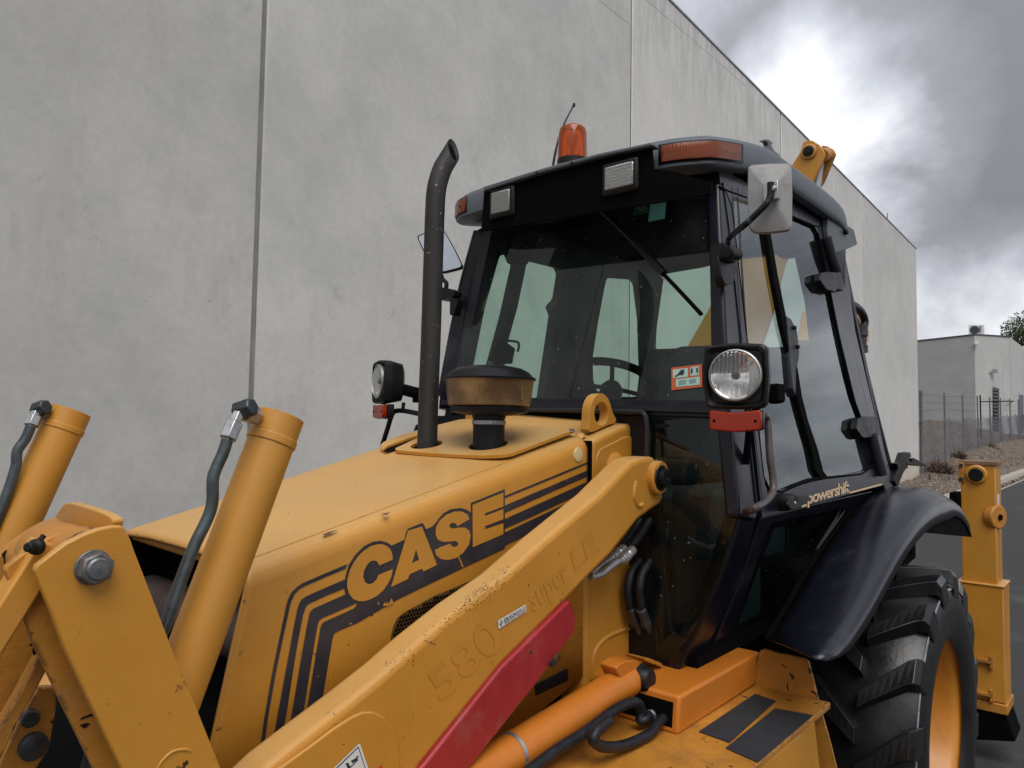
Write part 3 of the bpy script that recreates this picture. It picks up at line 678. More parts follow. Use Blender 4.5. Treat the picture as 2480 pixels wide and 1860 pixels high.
dec('stripe', z4([(398, 1262), (430, 1060), (465, 850), (487, 725), (495, 697), (512, 680), (620, 632), (735, 580), (810, 540), (735, 688), (690, 707), (650, 724), (600, 746), (578, 760), (570, 785), (545, 930), (520, 1080), (503, 1180)]), .0015, M['decal'])
dec('emblem_ground', z3([(648, 1175), (655, 1100), (675, 1020), (722, 948), (782, 890), (840, 862), (890, 856), (935, 868), (962, 888), (1010, 868), (1052, 848), (1058, 808), (1072, 775), (1172, 736), (1195, 778), (1238, 760), (1260, 735), (1285, 702), (1310, 672), (1360, 645), (1430, 636), (1472, 650), (1496, 668), (1495, 603), (1600, 560), (1722, 510), (1722, 548), (1722, 640), (1722, 800), (1722, 908), (1500, 1012), (1250, 1130), (1000, 1252), (735, 1407), (700, 1330), (735, 1275), (690, 1250), (655, 1215)]), .0017, M['decal'])
for tp in ([(615, 1385), (900, 1268), (1178, 1154), (1178, 1168), (900, 1284), (615, 1401)], [(615, 1450), (900, 1328), (1178, 1210), (1178, 1250), (900, 1372), (615, 1500)],
           [(615, 1540), (900, 1412), (1178, 1286), (1178, 1348), (1000, 1428), (800, 1523), (615, 1606)], [(615, 1630), (850, 1520), (1178, 1362), (1178, 1450), (900, 1580), (615, 1720)]):
    dec('stripe', z6(tp), .0015, M['decal'])
LT = {
 'letter_c': ([(972, 982), (968, 945), (955, 912), (930, 890), (900, 878), (865, 880), (825, 892), (780, 920), (740, 958), (708, 1005), (682, 1055), (668, 1110), (664, 1160), (678, 1210), (705, 1245), (740, 1260), (780, 1260), (825, 1247), (870, 1222), (910, 1185), (940, 1140), (962, 1095), (972, 1045), (920, 1066), (875, 1085), (862, 1115), (838, 1140), (808, 1148), (785, 1132), (773, 1095), (780, 1055), (800, 1015), (825, 992), (852, 988), (870, 1000), (880, 1022)], []),
 'letter_a': ([(1072, 788), (1166, 760), (1200, 845), (1235, 935), (1267, 1018), (1176, 1062), (1166, 1043), (1085, 1080), (1072, 1113), (960, 1165), (1000, 1030), (1040, 900)], [[(1127, 915), (1147, 985), (1100, 1005)]]),
 'letter_s': ([(1485, 712), (1472, 680), (1435, 660), (1385, 660), (1330, 682), (1285, 720), (1260, 765), (1258, 815), (1272, 848), (1305, 863), (1350, 862), (1392, 857), (1410, 870), (1405, 890), (1385, 898), (1365, 892), (1355, 875), (1300, 895), (1252, 918), (1262, 952), (1292, 978), (1340, 986), (1395, 972), (1445, 935), (1482, 880), (1493, 825), (1482, 787), (1455, 768), (1410, 768), (1370, 775), (1350, 762), (1355, 742), (1378, 735), (1396, 745), (1402, 760)], []),
 'letter_e': ([(1505, 615), (1712, 533), (1712, 626), (1590, 672), (1590, 690), (1712, 643), (1712, 712), (1590, 758), (1590, 780), (1712, 738), (1712, 812), (1507, 900)], [])}
for k, (o_, h_) in LT.items(): dec(k, z3(o_), .0032, M['yellow'], [z3(h) for h in h_])
dec('stripe', z3([(655, 1195), (655, 1170), (700, 1150)]), .0010, M['yellow'])
dec('decal_chip', z3([(868, 1282), (876, 1262), (880, 1284)]), .0038, M['yellow']); dec('decal_chip', z3([(905, 1292), (918, 1262), (926, 1284), (936, 1262), (944, 1282), (962, 1240), (972, 1262), (974, 1274), (940, 1292)]), .0038, M['yellow'])
dec('decal_chip', z3([(1405, 958), (1412, 955), (1446, 1030), (1436, 1034)]), .0038, M['yellow']); dec('decal_chip', z3([(675, 1418), (690, 1405), (700, 1412)]), .0038, M['yellow'])
def hoodmark(pts):
    bm = B(); flat(bm, pl(z3(pts), P=(Vector((1.4, 1.48, hz(1.4)+.05*.045+.0024)), Vector((-.2181, -.045, 1)).normalized()))); part('rust_scratch', bm, mat_rust, parent=hood, smooth=0)
mat_rust = mat('rust_mark', (.10, .035, .015), .8, var=.4, scale=60)
hoodmark([(890, 668), (915, 672), (962, 662), (935, 676), (948, 684), (918, 682), (895, 690), (912, 678)]); hoodmark([(500, 815), (540, 797), (612, 780), (585, 792), (548, 806), (512, 821)])
for hx_, hy_ in ((430, 890), (452, 884), (468, 880), (484, 876), (498, 884), (514, 868), (528, 862), (1205, 628), (1045, 604), (682, 775), (1250, 604), (1190, 552), (870, 455), (900, 458), (235, 598), (640, 600), (770, 390)): hoodmark([(hx_-2.5, hy_), (hx_, hy_-2), (hx_+2.5, hy_), (hx_, hy_+2)])
# honeycomb grille on the hood side
gp = pl(z3([(958, 1560), (958, 1500), (975, 1430), (1000, 1375), (1050, 1335), (1250, 1225), (1500, 1120), (1600, 1085), (1900, 960), (1900, 1300), (1400, 1560)]), Y=SY-.001)
bm = B(); flat(bm, gp); part('side_grille', bm, mat('grille_sheet', (.10, .05, .012), .6, var=.5, scale=20), parent=hood, smooth=0)
gpp = [(p.x, p.z) for p in gp]
def inside(x, z, poly):
    c = False; j = len(poly)-1
    for i in range(len(poly)):
        if (poly[i][1] > z) != (poly[j][1] > z) and x < (poly[j][0]-poly[i][0])*(z-poly[i][1])/(poly[j][1]-poly[i][1])+poly[i][0]: c = not c
        j = i
    return c
bm = B(); gx0, gx1 = min(p[0] for p in gpp), max(p[0] for p in gpp); gz0, gz1 = min(p[1] for p in gpp), max(p[1] for p in gpp)
d = .0108; row = 0; z = gz0
while z < gz1:
    x = gx0+(d/2 if row % 2 else 0)
    while x < gx1:
        if all(inside(x+a*d*.5, z+b_*d*.5, gpp) for a, b_ in ((1, 0), (-1, 0), (0, 1), (0, -1))):
            bm.faces.new([bm.verts.new((x+.0047*math.cos(math.pi/6+k*math.pi/3), SY-.002, z+.0047*math.sin(math.pi/6+k*math.pi/3))) for k in range(6)])
        x += d
    z += d*.866; row += 1
part('grille_holes', bm, M['matt_black'], parent=hood, smooth=0, kind='stuff')
# handle recess low on the side panel
bm = B(); prism(bm, pl(z4([(1920, 1100), (2138, 990), (2143, 1072), (1925, 1176)]), Y=SY-.001), (0, -.004, 0)); part('hood_latch', bm, M['black'], parent=hood, bevel=.002)
# ---------------- tower (cowl) behind the hood
TY = 1.42
cow = [(1434, 1072), (1440, 1066), (1470, 1050), (1510, 1032), (1535, 1024), (1545, 1035), (1549, 1080), (1553, 1150), (1565, 1250), (1585, 1400), (1612, 1560), (1620, 1700), (1600, 1860), (1590, 2300), (1417, 2300), (1417, 1400), (1432, 1180)]
cp = pl(cow, Y=TY); bm = B(); prism(bm, cp, (0, 3.52-2*TY, .042)); tower = part('loader_tower', bm, M['yellow'], bevel=.022, segs=4)
bm = B(); prism(bm, fillet(pl(z6([(1215, 1400), (1215, 1150), (1240, 1075), (1420, 985), (1460, 990), (1480, 1040), (1500, 1400)]), Y=TY), .02, 4), (0, -.006, 0)); part('tower_pad', bm, M['yellow'], parent=tower, bevel=.004, segs=3)
bm = B(); tube(bm, pl(b2([(655, 1100), (650, 960), (675, 860), (740, 790), (830, 745), (910, 722)]), Y=TY), .007, 8); part('weld_rib', bm, M['yellow'], parent=tower)
bm = B(); prism(bm, [Vector((cp[0].x-.012, TY+.002, 1.93)), Vector((cp[0].x+.004, TY+.002, 1.93)), Vector((cp[0].x+.004, TY+.002, .9)), Vector((cp[0].x-.012, TY+.002, .9))], (0, .62, 0)); part('seam_gap', bm, M['matt_black'], parent=tower)
def eye(Yf, s):
    o_ = pl(z6([(1186, 958), (1186, 880), (1190, 810), (1200, 760), (1222, 720), (1255, 700), (1290, 712), (1318, 755), (1338, 825), (1362, 885), (1300, 915)]), Y=1.46)
    h_ = pl(z6([(1262+46*math.cos(a*math.pi/8), 835+80*math.sin(a*math.pi/8)) for a in range(16)]), Y=1.46)
    if s < 0: o_ = [vY(p, Yf) for p in o_]; h_ = [vY(p, Yf) for p in h_]
    bm = B(); prism(bm, crom(o_, 3, True), (0, .036*s, 0), [h_]); part('lifting_eye', bm, M['yellow'], bevel=.003)
eye(1.46, 1); eye(3.52-1.46, -1)
for yy in (1.464, 3.52-1.47-.03):
    bm = B(); p = at(1420, 1050, Y=1.46); lathe(bm, Vector((p.x-.01, yy+.016, p.z-.012)), Vector((-.3, 0, 1)), [(0, .022), (.008, .017), (.014, .006)], 10); part('weld_bead', bm, M['yellow'])
# pivot of the loader arm
pv0 = at(1487, 1137, Y=TY); PV = vY(pv0, 1.25)
bm = B(); lathe(bm, Vector((pv0.x, TY+.01, pv0.z)), Vector((0, -1, 0)), [(0, .062), (.018, .060), (.026, .050), (.030, .040), (.20, .036)], 32); part('pivot_tube', bm, M['yellow'])
# ---------------- loader arms
AY0, AY1 = 1.255, 1.345
top_px = [(1588, 1106), (1556, 1108), (1530, 1118), (1400, 1195), (1269, 1300), (1164, 1391), (1060, 1462), (962, 1539), (880, 1610), (781, 1687), (665, 1774), (600, 1824), (560, 1862), (440, 1990)]
bot_px = [(1610, 1205), (1600, 1222), (1585, 1232), (1547, 1260), (1480, 1345), (1421, 1405), (1377, 1452), (1215, 1614), (1023, 1853), (980, 1925), (900, 2060)]
tp = [at(x, y, Y=AY1-.012) for x, y in top_px[3:]]
tp0 = [at(x, y, Y=AY0) for x, y in top_px[:3]]
bp = [at(x, y, Y=AY0) for x, y in bot_px]
outl = [Vector((p.x, AY0, p.z)) for p in tp0+tp+bp[::-1]]
def arm(y0, y1, nm):
    bm = B(); prism(bm, [Vector((p.x, y0, p.z)) for p in outl], (0, y1-y0, 0)); return part(nm, bm, M['yellow'], bevel=.017, segs=4)
arm1 = arm(AY0, AY1, 'loader_arm'); arm2 = arm(3.52-AY1, 3.52-AY0, 'loader_arm')
hub = at(1600, 1157, Y=1.235)
bm = B(); lathe(bm, vY(hub, AY0+.06), Vector((0, -1, 0)), [(0, .056), (.078, .056), (.082, .052), (.083, .030), (.076, .029)], 40); part('arm_hub', bm, M['yellow'], parent=arm1)
bm = B(); lathe(bm, vY(hub, AY0), Vector((0, -1, 0)), [(0, .043), (.024, .043), (.027, .040), (.027, .030), (.043, .030), (.045, .028), (.045, .006), (.040, .004)], 40); part('pivot_pin', bm, M['black'], parent=arm1)
bm = B(); tube(bm, pl([(1540, 1165), (1535, 1200), (1545, 1225), (1556, 1222)], Y=AY0), .007, 8); part('weld_bead', bm, M['yellow'], parent=arm1)
# wear plate welded to the arm near the bucket linkage
wp = pl(z4([(0, 1740), (220, 1640), (400, 1510), (560, 1390), (690, 1308), (760, 1278), (830, 1278), (900, 1310), (960, 1380), (1000, 1465), (1010, 1700), (900, 1900), (0, 2000)]), Y=AY0)
bm = B(); prism(bm, wp, (0, -.0075, 0)); part('wear_plate', bm, M['yellow'], parent=arm1, bevel=.004, segs=3)
# ghost lettering, stickers
gl = lambda a, b_, c, d: [at(*p, Y=AY0) for p in (a, b_, c, d)]
text_on('ghost_numbers', '580', gl((1070, 1700), (1225, 1560), (1180, 1490), (1028, 1640)), M['ghost'], arm1, bold=.02, lift=.0012)
text_on('ghost_words', 'super', gl((1296, 1500), (1388, 1415), (1366, 1368), (1278, 1442)), M['ghost'], arm1, bold=.02, lift=.0012)
text_on('ghost_words', 'LE', gl((1392, 1385), (1445, 1330), (1432, 1285), (1380, 1338)), M['ghost'], arm1, bold=.02, lift=.0012)
stq = [at(*p, Y=AY0-.003) for p in z4([(1680, 728), (1866, 612), (1860, 562), (1675, 672)])]
bm = B(); flat(bm, stq); stk = part('sticker', bm, M['white'], parent=arm1, smooth=0, label='small white advertising sticker with black and red print')
def subq(qd, u0, v0, u1, v1):
    bl, br, tr_, tl = qd; f = lambda u, v: (bl*(1-u)+br*u)*(1-v)+(tl*(1-u)+tr_*u)*v
    return [f(u0, v0), f(u1, v0), f(u1, v1), f(u0, v1)]
text_on('lettering', 'DUCA', subq(stq, .20, .46, .62, .84), M['print'], arm1, bold=.02)
text_on('lettering', 'BIKE', subq(stq, .635, .46, .97, .84), M['print'], arm1, bold=-.012)
text_on('lettering', 'SPECIAL PARTS', subq(stq, .21, .10, .97, .28), M['print'], arm1, bold=.01)
for a, b_, mm in ((.20, .62, 'greenprint'), (.64, .97, 'redprint')):
    bm = B(); flat(bm, [p+Vector((0, -.001, 0)) for p in subq(stq, a, .34, b_, .39)]); part('underline', bm, M[mm], parent=arm1, smooth=0)
bm = B(); ds = subq(stq, .03, .12, .17, .88); dm = [ds[0].lerp(ds[1], .5), ds[1].lerp(ds[2], .5), ds[2].lerp(ds[3], .5), ds[3].lerp(ds[0], .5)]; flat(bm, [p+Vector((0, -.001, 0)) for p in dm]); part('diamond_mark', bm, M['print'], parent=arm1, smooth=0)
c_ = sum(dm, Vector())/4; bm = B(); flat(bm, [c_+(p-c_)*.7+Vector((0, -.0015, 0)) for p in dm]); part('diamond_mark', bm, M['white'], parent=arm1, smooth=0)
bm = B(); flat(bm, [c_+(p-c_)*.42+Vector((0, -.002, 0)) for p in dm]); part('diamond_mark', bm, M['redprint'], parent=arm1, smooth=0)
# white label with dark symbol at the bottom edge
wq = pl(z4([(560, 1675), (740, 1500), (752, 1497), (820, 1700), (900, 1900), (700, 1900)]), Y=AY0-.0085); bm = B(); flat(bm, wq); part('warning_label', bm, M['white'], parent=arm1, smooth=0)
bm = B(); i_ = pl(z4([(580, 1670), (742, 1514), (800, 1690), (796, 1690), (740, 1524), (588, 1672)]), Y=AY0-.0092); flat(bm, i_)
flat(bm, pl(z4([(655, 1630), (672, 1622), (690, 1655), (672, 1664)]), Y=AY0-.0092)); flat(bm, pl(z4([(690, 1612), (728, 1590), (738, 1604), (702, 1626)]), Y=AY0-.0092)); flat(bm, pl(z4([(668, 1668), (738, 1600), (742, 1604), (672, 1674)]), Y=AY0-.0092))
part('label_print', bm, M['print'], parent=arm1, smooth=0)
bm = B(); tube(bm, pl(z4([(728, 1585), (735, 1578), (741, 1583), (736, 1593), (729, 1592)]), Y=AY0-.0092), .0007, 5, closed=True); part('label_print', bm, M['print'], parent=arm1)
bm = B(); flat(bm, pl(z4([(862, 1665), (898, 1638), (912, 1700), (860, 1720)]), Y=AY0-.0086)); part('red_mark', bm, M['redprint'], parent=arm1, smooth=0)
# rubbed scratches on the arm
bm = B()
def scuff(cx, cy, ln, wd, ang, Y_):
    c = at(cx, cy, Y=Y_); k = px2m(c, 1); u = Vector((math.cos(ang), 0, math.sin(ang)))*ln*k; v = Vector((-math.sin(ang), 0, math.cos(ang)))*wd*k
    pts_ = []
    for a_ in range(7):
        t_ = 2*math.pi*a_/7; pts_.append(c+u*math.cos(t_)*random.uniform(.6, 1.1)+v*math.sin(t_)*random.uniform(.4, 1.3))
    bm.faces.new([bm.verts.new(p) for p in pts_])
ang0 = math.atan2(tp[3].z-tp[2].z, tp[3].x-tp[2].x)
for _ in range(210):
    t_ = random.random(); ex = 1240-t_*330; ey = 1330+t_*262
    o_ = abs(random.gauss(0, 15))+26
    if random.random() < .5: t2 = random.gauss(.32, .09); ex, ey = 1240-t2*330, 1330+t2*262
    scuff(ex+o_*.6+random.gauss(0, 4), ey+o_*.75+random.gauss(0, 4), random.uniform(1.2, 5), random.uniform(.5, 1.3), ang0+random.gauss(0, .25), AY0-.0012)
for _ in range(60):
    scuff(random.uniform(680, 1560), random.uniform(1150, 1850), random.uniform(.8, 2.4), random.uniform(.6, 1.4), random.uniform(0, 3), AY0-.0012) if inside(*[(p.x, p.z) for p in [at(1000, 1600, Y=AY0)]][0], [(p.x, p.z) for p in outl]) else None
for cy_, l_ in ((1586, 5), (1600, 4), (1611, 3)): scuff(1001, cy_, l_, 1.6, 1.5, AY0-.0012)
for k_ in range(7): scuff(1030+k_*4, 1551+k_*1.6, 3, 1.1, -.35, AY0-.0012)
obj_ = part('paint_scuffs', bm, M['print'], parent=arm1, smooth=0, kind='stuff')
bm = B()
for k_ in range(26):
    s_ = k_/25; scuff(1001+s_*6+random.gauss(0, .5), 1640+s_*150, 3.2, .45, 1.53, AY0-.0011)
for k_ in range(12): scuff(1040+k_*6, 1655-k_*9+12*math.sin(k_/4), 4.4, .45, .9, AY0-.0011)
for k_ in range(9): scuff(995+k_*7, 1785-k_*9, random.uniform(1, 4), .7, .9, AY0-.0011)
for k_ in range(8): scuff(818+random.gauss(0, 30), 1640+random.gauss(0, 60), random.uniform(1, 4), .7, 1.3, AY0-.0011)
part('pale_scratches', bm, M['cream'], parent=arm1, smooth=0, kind='stuff')
bm = B()
for ptsx in ([(1100, 880), (1108, 905), (1105, 935)], [(1185, 795), (1250, 828)], [(1340, 575), (1500, 480)], [(1300, 700), (1200, 720)]):
    pass
# ---------------- red safety strut
rp = pl(z4([(1190, 1630), (1700, 985), (2150, 540), (2165, 545), (2198, 640), (2190, 750), (2100, 870), (1950, 1075), (1650, 1455), (1380, 1800), (1150, 2100), (950, 2100), (900, 1950)]), Y=AY0-.012)
bm = B(); prism(bm, rp, (0, .06, 0)); strut = part('safety_strut', bm, M['red'], bevel=.018, segs=2)
bm = B(); p = at(1340, 1598, Y=AY0-.02); tube(bm, [p+Vector((math.cos(a)*.017, -.012*math.sin(a)-.006, math.sin(a)*.019)) for a in [k*math.pi/5 for k in range(10)]], .0022, 6, closed=True)
lathe(bm, at(1331, 1604, Y=AY0-.008), Vector((0, -1, 0)), [(0, .009), (.016, .009)], 12); part('strut_pin', bm, M['darksteel'], parent=strut)
bm = B(); lathe(bm, at(*q(1895, 880, 600, 1260, 2.765), Y=AY0-.011), Vector((0, -1, 0)), [(0, .006), (.002, .005)], 10); part('strut_rivet', bm, M['darksteel'], parent=strut)
# ---------------- lift cylinder
LY = 1.275
c0, c1 = at(1518, 1647, Y=LY), at(1268, 1806, Y=LY); cd = (c1-c0).normalized(); c2 = c1+cd*.5
bm = B(); lathe(bm, c0-cd*.01, cd, [(0, .040), (.006, .051), ((c2-c0).length, .051)], 48); lc = part('lift_cylinder', bm, M['orange'])
ej = at(1558, 1640, Y=LY)
bm = B(); prism(bm, fillet([p+Vector((0, 0, 0)) for p in pl(b2([(800, 985), (870, 940), (950, 940), (1000, 1000), (1000, 1090), (960, 1170), (900, 1190), (860, 1100)]), Y=1.245)], .02, 3), (0, .06, 0)); part('cylinder_eye', bm, M['orange'], parent=lc, bevel=.006)
bm = B(); lathe(bm, at(1553, 1642, Y=1.245)+Vector((0, 0, 0)), Vector((0, -1, 0)), [(0, .046), (.004, .046), (.008, .040), (.030, .036), (.036, .030), (.038, .0)], 32, cap1=False); part('cylinder_pin', bm, M['black'], parent=lc)
cb = at(1243, 1823, Y=LY); cb = c0+cd*((cb-c0).dot(cd))
bm = B(); lathe(bm, cb, cd, [(0, .0515), (.0005, .0535), (.012, .0535), (.0125, .0515)], 48, False, False); part('clamp_band', bm, M['steel'], parent=lc)
# ---------------- bucket cylinders at the front
def bucket_cyl(p0, p1, r, fit, nut1, nut2, path, Y, n, tr):
    d = (p1-p0).normalized()
    bm = B(); lathe(bm, p0, d, [(0.0, r-.0035), (.0012, r), (.043, r), (.045, r+.0022), (.058, r+.0022), (.060, r*.985), ((p1-p0).length+.6, r*.985)], 48); cy = part('bucket_cylinder', bm, M['yellow'], smooth=25)
    bm = B(); lathe(bm, p0-d*(-.0005), -d, [(-.008, r-.006), (-.0075, .001)], 32, cap1=False); part('cylinder_cap', bm, M['yellow_worn'], parent=cy)
    e = fit; s = r*.40
    bm = B(); lathe(bm, e+Vector((.0, .012, -.004)), Vector((.35, -.75, .25)), [(0, s), (.034, s), (.037, s*.8)], 6)
    part('elbow_fitting', bm, M['darksteel'], parent=cy, bevel=.002)
    ax_ = (nut1-e).normalized(); bm = B(); lathe(bm, e, ax_, [(0, s*.7), ((nut1-e).length*.35, s*.7), ((nut1-e).length*.36, s*1.02), ((nut1-e).length*1.2, s*1.02)], 6); part('fitting_nut', bm, M['steel'], parent=cy, bevel=.0015)
    ax2 = (path[0]-e).normalized(); ln = (path[0]-e).length
    bm = B(); lathe(bm, e, ax2, [(0, s*.62), (ln*.42, s*.62), (ln*.43, s*.9), (ln*.98, s*.9), (ln*1.0, s*.6), (ln*1.06, s*.6)], 6); part('fitting_nut', bm, M['steel'], parent=cy, bevel=.0015)
    bm = B(); tube(bm, path, tr, 14); part('hydraulic_pipe', bm, M['pipe'], parent=cy)
    return cy
BY = 1.29
p0, p1 = at(681, 1006, Y=BY), at(509, 1464, Y=BY)
bucket_cyl(p0, p1, .0455, at(582, 992, Y=BY-.03), at(612, 1005, Y=BY-.01), None,
           pl([(551, 1064), (540, 1098), (528, 1124), (517, 1153), (515, 1180), (515, 1207), (510, 1236), (495, 1272), (470, 1323), (434, 1417), (405, 1500), (380, 1560), (340, 1650), (300, 1750)], Y=BY-.035), BY, 0, .0105)
BY2 = 2.23
p0, p1 = at(171, 994, Y=BY2), at(84, 1180, Y=BY2)
bucket_cyl(p0, p1, .0525, at(91, 990, Y=BY2-.02), at(117, 1000, Y=BY2), None,
           pl([(75, 1032), (62, 1062), (43, 1090), (40, 1112), (38, 1131), (22, 1182), (0, 1240), (-40, 1340), (-90, 1450)], Y=BY2-.03), BY2, 0, .0125)
# ---------------- bell crank plates and links at the front left
PA = [(84, 1382), (90, 1369), (124, 1342), (159, 1316), (203, 1294), (239, 1281), (275, 1274), (296, 1274), (305, 1281), (318, 1310), (327, 1336), (372, 1452), (420, 1578), (477, 1715), (535, 1860), (620, 2060), (380, 2060), (293, 1860), (224, 1716), (155, 1567), (125, 1484)]
AYp = 1.17
pa = pl(PA, Y=AYp); bm = B(); prism(bm, pa, (0, .016, 0)); ca = part('bell_crank_plate', bm, M['yellow'], bevel=.003)
bm = B(); prism(bm, [p+Vector((-.018, .062, -.006)) for p in pa], (0, .016, 0)); part('bell_crank_plate', bm, M['yellow_worn'], bevel=.003)
bc = at(224, 1373, Y=AYp)
bm = B(); lathe(bm, bc, Vector((0, -1, 0)), [(0, .0255), (.004, .0255)], 28); lathe(bm, bc+Vector((0, -.003, 0)), Vector((0, -1, 0)), [(0, .0245), (.017, .0245), (.0195, .0205)], 6, u=Vector((1, 0, .35))); part('lock_nut', bm, M['nut'], parent=ca, bevel=.0018, segs=3)
bm = B(); lathe(bm, bc+Vector((0, -.018, 0)), Vector((0, -1, 0)), [(0, .0165), (.006, .0165), (.0085, .014), (.0095, .001)], 28, cap1=False); part('bolt_end', bm, M['nut'], parent=ca)
bm = B(); tube(bm, pl(a2([(1050, 1700), (1060, 1650), (1110, 1585), (1170, 1545), (1240, 1535), (1275, 1545)]), Y=AYp), .0022, 6); part('weld_bead', bm, M['yellow'], parent=ca)
bm = B(); lathe(bm, vY(bc, 1.19), Vector((0, 1, 0)), [(0, .05), (.16, .05)], 32); part('pivot_bush', bm, M['yellow_worn'])
# cross plate standing up behind
z0_ = lambda pts: qs(pts, 0, 1180, 6.9125)
tb = pl(z0_([(930, 480), (1010, 345), (1060, 285), (1110, 260), (1180, 258), (1400, 320), (1560, 370), (1700, 420), (1830, 485), (1880, 530), (1892, 580), (1870, 700), (1700, 900), (1200, 1150), (800, 1100)]), X=.47)
bm = B(); prism(bm, tb, (.016, 0, 0)); part('cross_plate', bm, M['yellow'], bevel=.005, segs=3)
# casting around the pivot
pcs = pl(z0_([(800, 700), (900, 650), (1100, 660), (1350, 650), (1460, 730), (1200, 1000), (800, 1200), (560, 1250)]), Y=1.26)
bm = B(); lathe(bm, at(150, 1372, Y=1.25), Vector((0, 1, 0)), [(0, .032), (.006, .038), (.13, .038), (.15, .034)], 40); part('pivot_boss', bm, M['yellow_rust'], bevel=.004)
# link bar coming towards the bucket
lk = pl([(96, 1316), (131, 1262), (150, 1330), (100, 1420), (0, 1575), (-160, 1830), (-260, 1830), (-90, 1600), (75, 1385)], Y=1.215)
la, lb = at(128, 1318, Y=1.215), at(-170, 1790, Y=1.215)
dd = (lb-la).normalized(); up_ = Vector((-dd.z, 0, dd.x)); up_ = up_ if up_.z > 0 else -up_
bm = B(); prism(bm, [la+up_*.018, lb+up_*.018, lb-up_*.022, la-up_*.022], (0, .052, 0)); part('link_bar', bm, M['yellow'], bevel=.004)
bm = B(); tube(bm, pl(z0_([(740, 800), (640, 930), (600, 1000)]), Y=1.2), .004, 8); lathe(bm, at(92, 1324, Y=1.2), Vector((-.6, -.5, .1)), [(0, .012), (.008, .011), (.012, .007), (.022, .007), (.024, .005)], 14); part('grease_nipple', bm, M['black'], bevel=.001)
# far curved bell crank
fc = pl(z0_([(930, 505), (800, 540), (640, 590), (500, 670), (350, 760), (150, 900), (0, 1010), (-300, 1300), (-400, 1700), (-300, 2100), (0, 1900), (250, 1600), (420, 1250), (520, 900), (700, 680), (900, 580)]), Y=1.42)
bm = B(); prism(bm, fc, (0, -.03, 0)); part('bell_crank_plate', bm, M['yellow_rust'], bevel=.003)
k2 = lambda pts: qs(pts, 0, 1400, 3.607)
for poly, Yk, th, mm in ((([(455, 470), (525, 545), (430, 770), (330, 960), (180, 1220), (0, 1600), (-200, 1900), (-300, 1700), (0, 1300), (150, 1050), (280, 800), (380, 610)]), 1.30, .03, 'yellow_rust'),
                         (([(0, 650), (130, 420), (300, 80), (430, 300), (480, 430), (380, 600), (250, 800), (100, 1050), (-100, 1350), (-300, 1400)]), 1.36, .02, 'yellow_rust'),
                         (([(330, 960), (480, 950), (500, 1100), (430, 1500), (300, 1700), (0, 1750), (0, 1600), (150, 1300)]), 1.42, .02, 'yellow_rust')):
    bm = B(); prism(bm, pl(k2(poly), Y=Yk), (0, th, 0)); part('linkage_plate', bm, M[mm], bevel=.003)
for (a, b_, r) in ((280, 1460, .022), (250, 1215, .014)):
    bm = B(); lathe(bm, at(*q(a, b_, 0, 1400, 3.607), Y=1.42), Vector((0, -1, 0)), [(0, r), (.012, r), (.014, r*.8)], 20); part('linkage_pin', bm, M['darksteel'])
bm = B(); box(bm, .45, .93, 1.46, 2.06, .35, 1.33); part('front_frame', bm, M['matt_black'], bevel=.02)
bm = B(); tube(bm, pl(k2([(880, 1310), (840, 1480), (800, 1640), (740, 1850)]), Y=1.30), .016, 12); part('hydraulic_hose', bm, M['hose'])
def patch(pts, parent=MC, **k):
    bm = B(); flat(bm, pl(pts, **k)); part('grease_patch', bm, M['grease'], parent=parent, smooth=0)
patch(z0_([(20, 1130), (60, 1080), (110, 1040), (150, 1075), (190, 1120), (200, 1190), (240, 1220), (275, 1260), (300, 1330), (285, 1390), (295, 1430), (240, 1530), (200, 1590), (180, 1560), (140, 1450), (100, 1330), (60, 1250), (70, 1200)]), Y=1.388)
patch(k2([(250, 590), (285, 560), (285, 510), (320, 450), (350, 440), (370, 400), (400, 415), (440, 398), (480, 430), (440, 450), (425, 500), (400, 540), (385, 600), (355, 640), (290, 680), (282, 640), (290, 600)]), Y=1.2975)
patch(k2([(695, 1245), (720, 1215), (760, 1200), (800, 1182), (820, 1205), (780, 1212), (735, 1228)]), Y=1.231); patch(k2([(698, 1282), (740, 1268), (790, 1268), (760, 1300), (735, 1314), (712, 1300)]), Y=1.231)
patch(z0_([(880, 745), (905, 715), (930, 690), (1020, 660), (965, 715), (930, 745), (1000, 735), (1080, 712), (1120, 725), (1175, 722), (1100, 745), (1050, 765), (960, 790), (900, 830), (850, 882), (880, 820), (920, 780)]), X=.4685)
patch(z0_([(1000, 950), (1030, 890), (1090, 850), (1100, 810), (1180, 775), (1300, 765), (1400, 745), (1520, 705), (1620, 692), (1460, 750), (1340, 795), (1260, 830), (1180, 860), (1100, 880), (1060, 920), (1010, 965), (910, 1020)]), X=.4685)
# ---------------- exhaust stack
EY = XB.y
ep = [at(1033, 1120, Y=EY)-Vector((0, 0, .12))]+pl([(1034, 1098), (1038, 960), (1044, 800), (1049, 640), (1053, 520), (1056, 468), (1062, 437), (1072, 408), (1084, 384), (1096, 364)], Y=EY)
bm = B(); eps = crom(ep, 6)
rg = []; pv = Vector((0, 1, 0)); cutn = None
for i, p in enumerate(eps):
    d = (eps[min(i+1, len(eps)-1)]-eps[max(i-1, 0)]).normalized(); u = (pv-d*pv.dot(d)).normalized(); v = d.cross(u); pv = u
    rg.append([p+(u*math.cos(2*math.pi*k/32)+v*math.sin(2*math.pi*k/32))*.0338 for k in range(32)])
cutn = (d+Vector((-.22, -1.15, -.30))).normalized(); cpt = eps[-1]+Vector((0, 0, .004))
rg = [r for r, p in zip(rg, eps) if (cpt-p).dot(d) > .085]
cen = sum(rg[-1], Vector())/32
cutr = [p+d*((cpt-p).dot(cutn)/d.dot(cutn)) for p in rg[-1]]; cc0 = sum(cutr, Vector())/32
